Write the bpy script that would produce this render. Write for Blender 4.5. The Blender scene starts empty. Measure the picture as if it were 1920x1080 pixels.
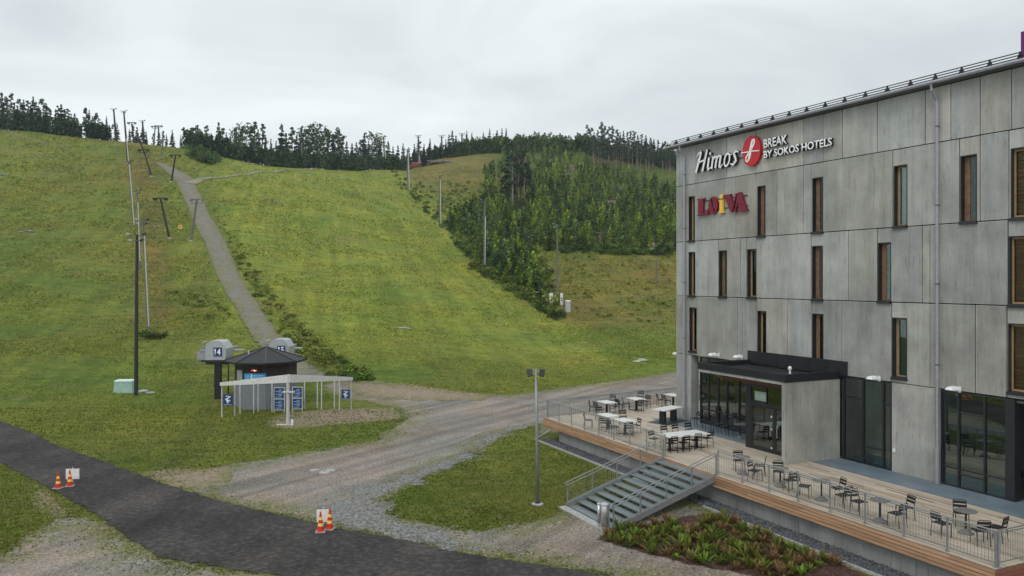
import bpy, bmesh, math, random
import numpy as np
from mathutils import Vector, Matrix
random.seed(7); rng = np.random.RandomState(11)
S = bpy.context.scene
COL = S.collection
# ------------------------------------------------------------------ camera, sky, sun, exposure
CZ = 10.0; F = 1500.0; CXP = 960.0; HZ = 524.0       # camera height, focal length in photo pixels, horizon row
cam = bpy.data.cameras.new('camera'); camo = bpy.data.objects.new('camera', cam); COL.objects.link(camo)
camo.location = (0, 0, CZ); camo.rotation_euler = (math.radians(90), 0, 0)
cam.sensor_width = 36; cam.lens = 36*F/1920; cam.shift_y = (HZ-540)/1920; cam.clip_start = .2; cam.clip_end = 5000
S.camera = camo
W = bpy.data.worlds.new("World"); S.world = W; W.use_nodes = True
def nd(nt, t, **kw):
    n = nt.nodes.new(t)
    for k, v in kw.items():
        if k.startswith('i_'): n.inputs[k[2:].replace('_', ' ')].default_value = v
        elif k.startswith('n_'): n.inputs[int(k[2:])].default_value = v
        else: setattr(n, k, v)
    return n
wn = W.node_tree; wn.nodes.clear(); lk = wn.links.new
sky = nd(wn, 'ShaderNodeTexSky', sky_type='NISHITA', sun_disc=False, sun_elevation=math.radians(38), sun_rotation=math.radians(150))
bg1 = nd(wn, 'ShaderNodeBackground'); bg1.inputs[1].default_value = .05; lk(sky.outputs[0], bg1.inputs[0])
tc = nd(wn, 'ShaderNodeTexCoord'); sep = nd(wn, 'ShaderNodeSeparateXYZ'); lk(tc.outputs['Generated'], sep.inputs[0])
mp = nd(wn, 'ShaderNodeMapping'); mp.inputs['Scale'].default_value = (1.0, 1.0, 3.0); mp.inputs['Location'].default_value = (.3, .1, .2); lk(tc.outputs['Generated'], mp.inputs[0])
nz = nd(wn, 'ShaderNodeTexNoise', i_Scale=2.2, i_Detail=7.0, i_Roughness=.52, i_Distortion=.5); lk(mp.outputs[0], nz.inputs['Vector'])
cr = nd(wn, 'ShaderNodeValToRGB'); lk(nz.outputs['Fac'], cr.inputs[0])
cr.color_ramp.elements[0].position = .36; cr.color_ramp.elements[0].color = (.54, .585, .605, 1)
cr.color_ramp.elements[1].position = .68; cr.color_ramp.elements[1].color = (.775, .82, .83, 1)
# an overcast sky is brighter towards the zenith
mx = nd(wn, 'ShaderNodeMapRange'); mx.inputs['From Min'].default_value = .3; mx.inputs['From Max'].default_value = 1; mx.inputs['To Min'].default_value = 1.0; mx.inputs['To Max'].default_value = 1.55
lk(sep.outputs['Z'], mx.inputs['Value'])
bg2 = nd(wn, 'ShaderNodeBackground'); lk(cr.outputs[0], bg2.inputs[0]); lk(mx.outputs[0], bg2.inputs[1])
ms = nd(wn, 'ShaderNodeMixShader'); ms.inputs[0].default_value = .94; lk(bg1.outputs[0], ms.inputs[1]); lk(bg2.outputs[0], ms.inputs[2])
wo = nd(wn, 'ShaderNodeOutputWorld'); lk(ms.outputs[0], wo.inputs[0])
sl = bpy.data.lights.new('sun', 'SUN'); sl.energy = .75; sl.angle = math.radians(18); sl.color = (1, .97, .92)
so = bpy.data.objects.new('sun', sl); COL.objects.link(so)
so.rotation_euler = (math.radians(42), math.radians(-18), 0)
S.view_settings.view_transform = 'Standard'; S.view_settings.look = 'None'; S.view_settings.gamma = 1; S.view_settings.exposure = .35
try: S.view_settings.use_curve_mapping = False
except Exception: pass
# ------------------------------------------------------------------ frames of reference
ANG = math.radians(25.33); UX, UY = math.sin(ANG), -math.cos(ANG); VX, VY = math.cos(ANG), math.sin(ANG)
OX, OY = 9.94, 48.4                                   # far corner of the hotel's long front
HROT = math.atan2(UY, UX)
def L(u, v, z=0): return Vector((OX+u*UX+v*VX, OY+u*UY+v*VY, z))
def toUV(x, y): return ((x-OX)*UX+(y-OY)*UY, (x-OX)*VX+(y-OY)*VY)
def fu(px, v=0.0):                                     # u on the plane v of the front, seen at column px
    t = (px-CXP)/F
    return ((OY+v*VY)*t-(OX+v*VX))/(UX-UY*t)
def fz(px, py, v=0.0):
    u = fu(px, v); Y = OY+u*UY+v*VY
    return CZ+(HZ-py)/F*Y
def gp(px, py, z=0.0):                                 # point of a level z seen at a pixel
    Y = (CZ-z)*F/(py-HZ); return ((px-CXP)/F*Y, Y)
def guv(px, py, z): return toUV(*gp(px, py, z))
DZ = 1.7                                               # terrace deck height
# ------------------------------------------------------------------ terrain heights: profiles running up the hill
PROF = {
 -900: [(70,0),(100,-570),(150,-470),(200,-370),(260,-260),(300,-225)],
 0:    [(66,0),(96,596),(132,482),(161,402),(215,290),(262,238)],
 130:  [(66,0),(96,606),(132,494),(161,416),(215,304),(258,251)],
 250:  [(66,0),(96,618),(132,505),(161,425),(215,308),(250,262)],
 340:  [(70,0),(96,622),(132,510),(161,432),(200,338),(240,293),(268,270)],
 400:  [(70,0),(96,622),(132,508),(161,436),(200,343),(240,311),(280,288)],
 450:  [(70,0),(96,620),(132,505),(161,434),(205,335),(250,314),(290,300)],
 500:  [(70,0),(98,616),(135,500),(170,415),(210,342),(240,321),(300,311)],
 600:  [(70,0),(100,614),(140,498),(180,412),(220,356),(260,327),(290,315)],
 720:  [(70,0),(100,618),(140,506),(180,432),(220,380),(270,340),(320,314)],
 800:  [(70,0),(100,625),(140,515),(190,443),(235,388),(300,337),(380,296)],
 860:  [(70,0),(100,632),(140,528),(190,440),(240,372),(310,325),(400,290)],
 930:  [(72,0),(100,640),(140,538),(165,490),(220,400),(300,330),(400,284)],
 1000: [(76,0),(100,645),(130,570),(160,500),(200,430),(260,360),(340,308),(420,278)],
 1060: [(78,0),(105,640),(135,562),(172,472),(220,400),(300,330),(420,278)],
 1150: [(82,0),(110,626),(140,545),(172,468),(230,400),(320,325),(420,284)],
 1265: [(84,0),(110,624),(140,548),(172,474),(240,410),(330,335),(420,296)],
 2600: [(90,0),(130,600),(200,500),(300,430),(420,380)],
}
_cols = sorted(PROF); PXG = np.arange(-1500, 3601, 20.0); YG = np.arange(0, 1001, 2.0)
def _prof(c):
    ys = [0, PROF[c][0][0]]; zs = [0, 0]
    for Y, p in PROF[c][1:]: ys.append(Y); zs.append(CZ+(HZ-abs(p))/F*Y)
    ys += [ys[-1]+70, 1000]; zs += [zs[-1]+1, zs[-1]+1]
    return np.interp(YG, ys, zs)
_P = np.array([_prof(c) for c in _cols])
ZG = np.array([[0.0]*len(YG)]*len(PXG))
for j in range(len(YG)): ZG[:, j] = np.interp(PXG, _cols, _P[:, j])
def _blur(a, s, ax):
    r = int(3*s); k = np.exp(-.5*(np.arange(-r, r+1)/s)**2); k /= k.sum()
    ap = np.pad(a, [(r, r) if i == ax else (0, 0) for i in (0, 1)], mode='edge')
    return np.apply_along_axis(lambda m: np.convolve(m, k, 'valid'), ax, ap)
ZG = _blur(_blur(ZG, 1.2, 0), 2.2, 1)
def sst(a, b, x): t = np.clip((x-a)/(b-a), 0, 1); return t*t*(3-2*t)
def H(x, y):
    x = np.asarray(x, float); y = np.asarray(y, float)
    ys = np.maximum(y, 5); px = np.clip(x/ys*F+CXP, -1500, 3599); yy = np.clip(ys, 0, 999)
    i = (px+1500)/20; j = yy/2; i0 = np.floor(i).astype(int); j0 = np.floor(j).astype(int)
    i0 = np.minimum(i0, len(PXG)-2); j0 = np.minimum(j0, len(YG)-2); a = i-i0; b = j-j0
    z = ZG[i0, j0]*(1-a)*(1-b)+ZG[i0+1, j0]*a*(1-b)+ZG[i0, j0+1]*(1-a)*b+ZG[i0+1, j0+1]*a*b
    u = (x-OX)*UX+(y-OY)*UY; v = (x-OX)*VX+(y-OY)*VY
    z = z+.45*sst(-12.3, -8.4, v)*sst(-11, -5, u)*(1-sst(64, 78, y))
    # soft hummocks that fade in on the hill
    k = sst(62, 110, y)
    z = z+k*(.35*np.sin(x*.11+1.3*np.sin(y*.05))*np.sin(y*.13+.7)+.18*np.sin(x*.31+y*.07)*np.sin(y*.37))
    return z
def h(x, y): return float(H(x, y))
def hit(px, py):
    t = (px-CXP)/F; s = (HZ-py)/F
    Y = np.arange(14, 600, .5); d = H(t*Y, Y)-(CZ+s*Y)
    k = np.argmax(d > 0)
    if d[k] <= 0: k = int(np.argmax(d/Y))
    return Vector((t*Y[k], Y[k], float(H(t*Y[k], Y[k]))))
# ------------------------------------------------------------------ materials
MATS = {}
def newmat(name):
    m = bpy.data.materials.new(name); m.use_nodes = True; nt = m.node_tree
    b = nt.nodes['Principled BSDF']; MATS[name] = m; return m, nt, b
def simple(name, col, rough=.6, metal=0, noise=.12, scale=6.0, bump=0.0, spec=.4):
    m, nt, b = newmat(name); l = nt.links.new
    tcn = nd(nt, 'ShaderNodeTexCoord'); n = nd(nt, 'ShaderNodeTexNoise', i_Scale=scale, i_Detail=5.0); l(tcn.outputs['Object'], n.inputs['Vector'])
    r = nd(nt, 'ShaderNodeValToRGB'); l(n.outputs['Fac'], r.inputs[0])
    r.color_ramp.elements[0].position = .3; r.color_ramp.elements[1].position = .7
    r.color_ramp.elements[0].color = (*[c*(1-noise) for c in col], 1); r.color_ramp.elements[1].color = (*[min(1, c*(1+noise)) for c in col], 1)
    l(r.outputs[0], b.inputs['Base Color']); b.inputs['Roughness'].default_value = rough; b.inputs['Metallic'].default_value = metal
    b.inputs['Specular IOR Level'].default_value = spec
    if bump:
        bp = nd(nt, 'ShaderNodeBump', i_Strength=bump, i_Distance=.03); l(n.outputs['Fac'], bp.inputs['Height']); l(bp.outputs[0], b.inputs['Normal'])
    return m
def emis(name, col, s):
    m, nt, b = newmat(name); b.inputs['Base Color'].default_value = (*col, 1); b.inputs['Emission Color'].default_value = (*col, 1); b.inputs['Emission Strength'].default_value = s
    return m
def attrmat(name, rough=.7, lo=.8, hi=1.2, scale=(3, 3, 3), spec=.3, bump=.15, detail=6.0, translucent=False):
    """base colour = the mesh's own colour attribute, varied by stretched noise"""
    m, nt, b = newmat(name); l = nt.links.new
    a = nd(nt, 'ShaderNodeAttribute', attribute_name='col'); tcn = nd(nt, 'ShaderNodeTexCoord')
    mp = nd(nt, 'ShaderNodeMapping'); mp.inputs['Scale'].default_value = scale; l(tcn.outputs['Object'], mp.inputs[0])
    n = nd(nt, 'ShaderNodeTexNoise', i_Scale=1.0, i_Detail=detail, i_Roughness=.6); l(mp.outputs[0], n.inputs['Vector'])
    mr = nd(nt, 'ShaderNodeMapRange'); mr.inputs['From Min'].default_value = .3; mr.inputs['From Max'].default_value = .7; mr.inputs['To Min'].default_value = lo; mr.inputs['To Max'].default_value = hi
    l(n.outputs['Fac'], mr.inputs['Value'])
    v = nd(nt, 'ShaderNodeVectorMath', operation='SCALE'); l(a.outputs['Color'], v.inputs[0]); l(mr.outputs[0], v.inputs['Scale'])
    l(v.outputs[0], b.inputs['Base Color']); b.inputs['Roughness'].default_value = rough; b.inputs['Specular IOR Level'].default_value = spec
    if bump:
        bp = nd(nt, 'ShaderNodeBump', i_Strength=bump, i_Distance=.02); l(n.outputs['Fac'], bp.inputs['Height']); l(bp.outputs[0], b.inputs['Normal'])
    if translucent:
        tr = nd(nt, 'ShaderNodeBsdfTranslucent'); l(v.outputs[0], tr.inputs[0]); mx = nd(nt, 'ShaderNodeMixShader'); mx.inputs[0].default_value = .3
        l(b.outputs[0], mx.inputs[1]); l(tr.outputs[0], mx.inputs[2]); l(mx.outputs[0], nt.nodes['Material Output'].inputs[0])
    return m
leafm = attrmat('foliage', rough=.75, lo=.75, hi=1.25, scale=(.8, .8, .8), bump=0, translucent=True, spec=.15)
grassm = attrmat('grass_blades', rough=.8, lo=.7, hi=1.25, scale=(.25, .25, .25), bump=0, translucent=True, spec=.1)
barkm = attrmat('bark', rough=.9, lo=.7, hi=1.2, scale=(6, 6, 1.2))
woodm = attrmat('timber', rough=.75, lo=.72, hi=1.2, scale=(.9, 14, 14), bump=.2)
stonem = attrmat('stone', rough=.85, lo=.7, hi=1.25, scale=(9, 9, 9), bump=.3)
metalm = attrmat('galvanised', rough=.45, lo=.85, hi=1.15, scale=(4, 4, 4), bump=.05, spec=.6)
black = simple('black_metal', (.012, .012, .014), .45, 0, .2, spec=.5)
dark = simple('dark_frame', (.016, .017, .02), .4, 0, .25, spec=.5)
charcoal = simple('charcoal_paint', (.022, .024, .028), .55)
roofing = simple('roof_sheet', (.012, .0125, .015), .6, 0, .3, 3.0)
white = simple('white_paint', (.74, .75, .75), .4)
tabletop = simple('table_laminate', (.62, .62, .60), .5, 0, .1, 9)
greytop = simple('grey_table_plate', (.15, .145, .145), .5, .1, .15, 9)
steel = simple('brushed_steel', (.50, .51, .52), .35, .7, .12)
zinc = simple('grey_pipe', (.33, .33, .36), .4, .35, .1)
zincdark = simple('gutter_metal', (.10, .105, .11), .45, .3, .2)
greyp = simple('grey_paint', (.42, .43, .43), .6, 0, .1)
redm = simple('red_sign', (.50, .012, .022), .35, 0, .05)
maroon = simple('maroon_letters', (.17, .006, .022), .35, 0, .1)
yellow = simple('yellow_letter', (.85, .50, .06), .4, 0, .05)
signwhite = simple('sign_white', (.86, .86, .86), .35, 0, .03)
blue = simple('blue_board', (.012, .045, .17), .45, 0, .15)
brightblue = simple('bright_blue_board', (.015, .24, .58), .45, 0, .15)
cyanw = simple('pale_board', (.45, .62, .68), .5)
purple = simple('purple_panel', (.13, .012, .12), .5)
conered = simple('cone_red', (.62, .03, .015), .5, 0, .1)
coneyel = simple('cone_reflector', (.85, .62, .12), .4, 0, .1)
greenbox = simple('green_cabinet_paint', (.30, .46, .38), .55, 0, .12, 3)
concl = simple('light_concrete', (.33, .33, .32), .85, 0, .2, 5, .2)
ledred = emis('red_led', (1, .06, .02), 2.2)
ledhot = emis('led_core', (1, .55, .25), 2.5)
curtain = simple('pale_curtain', (.66, .74, .76), .9, 0, .1, 2)
pavem = None
def paving():
    m, nt, b = newmat('slate_paving'); l = nt.links.new
    tcn = nd(nt, 'ShaderNodeTexCoord')
    br = nd(nt, 'ShaderNodeTexBrick', i_Scale=1.0, i_Mortar_Size=.012, offset=.5); br.inputs['Brick Width'].default_value = 2.4; br.inputs['Row Height'].default_value = .9
    br.inputs['Color1'].default_value = (.15, .19, .225, 1); br.inputs['Color2'].default_value = (.125, .16, .19, 1); br.inputs['Mortar'].default_value = (.07, .08, .09, 1)
    l(tcn.outputs['Object'], br.inputs[0]); n = nd(nt, 'ShaderNodeTexNoise', i_Scale=1.3, i_Detail=6.0); l(tcn.outputs['Object'], n.inputs[0])
    mr = nd(nt, 'ShaderNodeMapRange'); mr.inputs['To Min'].default_value = .6; mr.inputs['To Max'].default_value = 1.4; l(n.outputs[0], mr.inputs[0])
    v = nd(nt, 'ShaderNodeVectorMath', operation='SCALE'); l(br.outputs[0], v.inputs[0]); l(mr.outputs[0], v.inputs['Scale']); l(v.outputs[0], b.inputs['Base Color'])
    b.inputs['Roughness'].default_value = .5; return m
pavem = paving()
def concrete():
    m, nt, b = newmat('cast_concrete'); l = nt.links.new
    a = nd(nt, 'ShaderNodeAttribute', attribute_name='col'); tcn = nd(nt, 'ShaderNodeTexCoord')
    def noise(sc, d, r=.6):
        mp = nd(nt, 'ShaderNodeMapping'); mp.inputs['Scale'].default_value = sc; l(tcn.outputs['Object'], mp.inputs[0])
        n = nd(nt, 'ShaderNodeTexNoise', i_Scale=1.0, i_Detail=d, i_Roughness=r); l(mp.outputs[0], n.inputs[0]); return n
    def rng_(n, a0, a1, f0=.3, f1=.7):
        r = nd(nt, 'ShaderNodeMapRange'); r.inputs['From Min'].default_value = f0; r.inputs['From Max'].default_value = f1
        r.inputs['To Min'].default_value = a0; r.inputs['To Max'].default_value = a1; l(n.outputs[0], r.inputs[0]); return r
    n1 = noise((2.6, 2.6, .22), 6.0, .65); n2 = noise((.55, .55, .5), 4.0); n3 = noise((9, 9, 9), 5.0, .7); n4 = noise((8, 8, .8), 4.0, .75)
    r1 = rng_(n1, .84, 1.12); r2 = rng_(n2, .74, 1.22); r3 = rng_(n3, .93, 1.06); r4 = rng_(n4, .60, 1.0, .30, .44)
    def mul(x, y):
        q = nd(nt, 'ShaderNodeMath', operation='MULTIPLY'); l(x.outputs[0], q.inputs[0]); l(y.outputs[0], q.inputs[1]); return q
    q = mul(mul(r1, r2), mul(r3, r4))
    v = nd(nt, 'ShaderNodeVectorMath', operation='SCALE'); l(a.outputs['Color'], v.inputs[0]); l(q.outputs[0], v.inputs['Scale'])
    l(v.outputs[0], b.inputs['Base Color']); b.inputs['Roughness'].default_value = .85; b.inputs['Specular IOR Level'].default_value = .25
    bp = nd(nt, 'ShaderNodeBump', i_Strength=.25, i_Distance=.02); l(n3.outputs[0], bp.inputs['Height']); l(bp.outputs[0], b.inputs['Normal'])
    return m
conc = concrete()
def glass(name, tint, refl=.10):
    m, nt, b = newmat(name); l = nt.links.new; nt.nodes.remove(b)
    t = nd(nt, 'ShaderNodeBsdfTransparent'); t.inputs[0].default_value = (*tint, 1)
    g = nd(nt, 'ShaderNodeBsdfGlossy'); g.inputs['Roughness'].default_value = .02; g.inputs[0].default_value = (.85, .95, .93, 1)
    fr = nd(nt, 'ShaderNodeFresnel', i_IOR=1.5); ad = nd(nt, 'ShaderNodeMath', operation='ADD', n_1=refl); l(fr.outputs[0], ad.inputs[0]); ad.use_clamp = True
    mx = nd(nt, 'ShaderNodeMixShader'); l(ad.outputs[0], mx.inputs[0]); l(t.outputs[0], mx.inputs[1]); l(g.outputs[0], mx.inputs[2])
    l(mx.outputs[0], nt.nodes['Material Output'].inputs[0]); return m
pane = glass('window_glass', (.74, .80, .78), .0)
for _n in pane.node_tree.nodes:
    if _n.bl_idname == 'ShaderNodeBsdfGlossy': _n.inputs[0].default_value = (.42, .48, .47, 1)
pane2 = glass('clear_window_glass', (.85, .88, .86), -.06)
for _n in pane2.node_tree.nodes:
    if _n.bl_idname == 'ShaderNodeBsdfGlossy': _n.inputs[0].default_value = (.12, .13, .13, 1)
panedark = glass('tinted_glass', (.36, .50, .48), .15)
# ground covers ------------------------------------------------------
def ramp(nt, fac, stops):
    r = nd(nt, 'ShaderNodeValToRGB'); e = r.color_ramp.elements
    while len(e) < len(stops): e.new(.5)
    for q, (p, c) in zip(e, stops): q.position = p; q.color = (*c, 1)
    nt.links.new(fac, r.inputs[0]); return r
def mixc(nt, f, a, b, bt='MIX'):
    m = nd(nt, 'ShaderNodeMix', data_type='RGBA', blend_type=bt)
    for s, v in ((m.inputs[0], f), (m.inputs[6], a), (m.inputs[7], b)):
        if hasattr(v, 'node'): nt.links.new(v, s)
        elif isinstance(v, (int, float)): s.default_value = v
        else: s.default_value = (*v, 1)
    return m.outputs[2]
def nnoise(nt, src, sc, d=5.0, r=.6, loc=(0, 0, 0)):
    mp = nd(nt, 'ShaderNodeMapping'); mp.inputs['Scale'].default_value = sc; mp.inputs['Location'].default_value = loc; nt.links.new(src, mp.inputs[0])
    n = nd(nt, 'ShaderNodeTexNoise', i_Scale=1.0, i_Detail=d, i_Roughness=r); nt.links.new(mp.outputs[0], n.inputs[0]); return n.outputs[0]
def groundmat():
    m, nt, b = newmat('meadow'); l = nt.links.new
    P = nd(nt, 'ShaderNodeTexCoord').outputs['Object']
    z = nd(nt, 'ShaderNodeAttribute', attribute_name='col'); sp = nd(nt, 'ShaderNodeSeparateColor'); l(z.outputs['Color'], sp.inputs[0])
    big = nnoise(nt, P, (.030, .022, .03), 5.0, .62); big2 = nnoise(nt, P, (.085, .06, .05), 4.0, .6, (9, 2, 4)); mid = nnoise(nt, P, (.42, .62, .4), 8.0, .84); fine = nnoise(nt, P, (1.5, 3.2, 2.5), 6.0, .8)
    stk = nnoise(nt, P, (.22, 1.1, 1.1), 6.0, .75, (5, 3, 1))
    g = ramp(nt, mid, [(.30, (.078, .119, .021)), (.5, (.132, .176, .032)), (.70, (.198, .226, .050))])
    o = ramp(nt, stk, [(.33, (.12, .092, .030)), (.6, (.19, .145, .052)), (.75, (.25, .20, .10))])
    bl = ramp(nt, big, [(.44, (0, 0, 0)), (.64, (1, 1, 1))])
    ma = nd(nt, 'ShaderNodeMath', operation='MULTIPLY_ADD', n_1=.42); l(bl.outputs[0], ma.inputs[0]); l(sp.outputs[0], ma.inputs[2]); ma.use_clamp = True
    c = mixc(nt, ma.outputs[0], g.outputs[0], o.outputs[0])
    c = mixc(nt, sp.outputs[1], c, (.070, .095, .024))           # undergrowth
    gm = ramp(nt, mid, [(.30, (.132, .168, .028)), (.5, (.195, .228, .042)), (.70, (.275, .285, .072))])
    c = mixc(nt, sp.outputs[2], c, gm.outputs[0], 'MIX')       # fresh mown slope
    c = mixc(nt, .8, c, ramp(nt, big2, [(.34, (.70, .86, .80)), (.50, (.98, 1.0, .94)), (.66, (1.20, 1.06, .86))]).outputs[0], 'MULTIPLY')
    mpr = nd(nt, 'ShaderNodeMapping'); mpr.inputs['Rotation'].default_value = (0, 0, math.radians(-14)); l(P, mpr.inputs[0])
    mow = nnoise(nt, mpr.outputs[0], (.55, .028, .03), 4.0, .6, (2, 2, 2)); c = mixc(nt, .75, c, ramp(nt, mow, [(.38, (.80, .84, .80)), (.5, (1, 1, 1)), (.62, (1.2, 1.17, 1.05))]).outputs[0], 'MULTIPLY')
    clump = nnoise(nt, P, (.34, .46, .3), 7.0, .78, (1, 8, 3)); c = mixc(nt, .8, c, ramp(nt, clump, [(.36, (.60, .72, .62)), (.48, (1, 1, 1)), (.66, (1.16, 1.06, .92))]).outputs[0], 'MULTIPLY')
    worn = nnoise(nt, P, (.07, .13, .1), 5.0, .7, (4, 4, 9)); c = mixc(nt, ramp(nt, worn, [(.59, (0, 0, 0)), (.70, (.8, .8, .8))]).outputs[0], c, (.20, .155, .075))
    f = ramp(nt, fine, [(.34, (.55, .58, .55)), (.5, (.98, .98, .98)), (.66, (1.38, 1.36, 1.3))])
    c = mixc(nt, .65, c, f.outputs[0], 'MULTIPLY')
    f2 = ramp(nt, stk, [(.36, (.70, .74, .70)), (.5, (1, 1, 1)), (.64, (1.2, 1.18, 1.12))])
    c = mixc(nt, .55, c, f2.outputs[0], 'MULTIPLY')
    l(c, b.inputs['Base Color']); b.inputs['Roughness'].default_value = .9; b.inputs['Specular IOR Level'].default_value = .1
    bp = nd(nt, 'ShaderNodeBump', i_Strength=.8, i_Distance=.35); l(fine, bp.inputs['Height']); l(bp.outputs[0], b.inputs['Normal']); return m
def sheetmat(name, stops, fsc, stops2=None, edge=.55, bump=.5, dist=.04, rough=.9, edgecol=None, track=None, esc=1.4):
    """a sheet whose ragged border is cut by its own distance-to-edge attribute"""
    m, nt, b = newmat(name); l = nt.links.new
    P = nd(nt, 'ShaderNodeTexCoord').outputs['Object']
    a = nd(nt, 'ShaderNodeAttribute', attribute_name='sd')
    fine = nnoise(nt, P, (fsc, fsc, fsc), 4.0, .8); big = nnoise(nt, P, (.16, .16, .16), 5.0, .65, (3, 7, 0)); en = nnoise(nt, P, (esc, esc, esc), 6.0, .75)
    c = ramp(nt, fine, stops).outputs[0]
    if stops2: c = mixc(nt, ramp(nt, big, [(.40, (0, 0, 0)), (.60, (1, 1, 1))]).outputs[0], c, ramp(nt, fine, stops2).outputs[0])
    if track:
        mr_ = nd(nt, 'ShaderNodeMapping'); mr_.inputs['Rotation'].default_value = (0, 0, math.radians(-track[3] if len(track) > 3 else 0)); l(P, mr_.inputs[0])
        tn = nnoise(nt, mr_.outputs[0], track[:3], 5.0, .65); c = mixc(nt, .85, c, ramp(nt, tn, [(.38, (.70, .69, .68)), (.50, (1, 1, 1)), (.62, (1.28, 1.25, 1.2))]).outputs[0], 'MULTIPLY')
        pt = nnoise(nt, P, (.32, .32, .3), 6.0, .7, (8, 1, 2)); c = mixc(nt, .8, c, ramp(nt, pt, [(.38, (.74, .72, .70)), (.52, (1, 1, 1)), (.66, (1.14, 1.12, 1.1))]).outputs[0], 'MULTIPLY')
    if edgecol:
        e1 = nd(nt, 'ShaderNodeMapRange'); e1.inputs['From Min'].default_value = -.2; e1.inputs['From Max'].default_value = 2.6; e1.inputs['To Min'].default_value = 1; e1.inputs['To Max'].default_value = 0; l(a.outputs['Fac'], e1.inputs[0])
        e2 = nd(nt, 'ShaderNodeMath', operation='MULTIPLY'); e2.use_clamp = True; l(e1.outputs[0], e2.inputs[0]); l(ramp(nt, en, [(.42, (0, 0, 0)), (.55, (1, 1, 1))]).outputs[0], e2.inputs[1])
        c = mixc(nt, e2.outputs[0], c, ramp(nt, fine, edgecol).outputs[0])
    l(c, b.inputs['Base Color']); b.inputs['Roughness'].default_value = rough; b.inputs['Specular IOR Level'].default_value = .2
    bp = nd(nt, 'ShaderNodeBump', i_Strength=bump, i_Distance=dist); l(fine, bp.inputs['Height']); l(bp.outputs[0], b.inputs['Normal'])
    s = nd(nt, 'ShaderNodeMath', operation='SUBTRACT', n_1=.5); l(en, s.inputs[0])
    q = nd(nt, 'ShaderNodeMath', operation='MULTIPLY_ADD', n_1=edge*4); l(s.outputs[0], q.inputs[0]); l(a.outputs['Fac'], q.inputs[2])
    al = nd(nt, 'ShaderNodeMapRange'); al.inputs['From Min'].default_value = -.04; al.inputs['From Max'].default_value = .04; l(q.outputs[0], al.inputs[0])
    tr = nd(nt, 'ShaderNodeBsdfTransparent'); mx = nd(nt, 'ShaderNodeMixShader'); l(al.outputs[0], mx.inputs[0]); l(tr.outputs[0], mx.inputs[1]); l(b.outputs[0], mx.inputs[2])
    l(mx.outputs[0], nt.nodes['Material Output'].inputs[0]); return m
gr1 = [(.34, (.11, .087, .072)), (.5, (.225, .182, .153)), (.66, (.37, .31, .265))]
gr2 = [(.34, (.085, .080, .075)), (.5, (.185, .176, .162)), (.66, (.32, .31, .29))]
grassy = [(.35, (.06, .07, .018)), (.6, (.17, .17, .05))]
gravelm = sheetmat('gravel', gr1, 9.0, gr2, edge=1.3, esc=.55, edgecol=grassy, track=(.035, .75, .2, 56))
coarsem = sheetmat('gravel_coarse', gr2, 6.0, [(.33, (.075, .075, .074)), (.5, (.18, .18, .176)), (.66, (.34, .34, .33))], edge=1.4, esc=.5, bump=.9, dist=.08)
asphaltm = sheetmat('asphalt', [(.35, (.022, .020, .021)), (.52, (.036, .033, .034)), (.66, (.070, .065, .063))], 4.0, [(.35, (.032, .029, .028)), (.52, (.052, .047, .045)), (.66, (.095, .088, .083))], edge=.22, bump=.7, dist=.04, track=(.5, .12, .2, 0))
pathm = sheetmat('dirt_path', [(.35, (.12, .108, .098)), (.55, (.195, .178, .162)), (.7, (.25, .23, .21))], 3.2, edge=.6, bump=.3, edgecol=grassy, esc=.8)
pathm2 = sheetmat('dirt_track', [(.35, (.14, .13, .08)), (.6, (.27, .25, .17))], 1.5, edge=.5, bump=.3, esc=.5)
mulchm = sheetmat('bark_mulch', [(.33, (.028, .016, .013)), (.5, (.075, .038, .028)), (.68, (.16, .095, .07))], 9.0, edge=.2, bump=1.0, dist=.08)
rubblem = sheetmat('bare_sandy_soil', [(.33, (.13, .095, .07)), (.6, (.30, .235, .18))], 5.0, edge=.9, bump=.4, edgecol=grassy)
meadow = groundmat()
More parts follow.
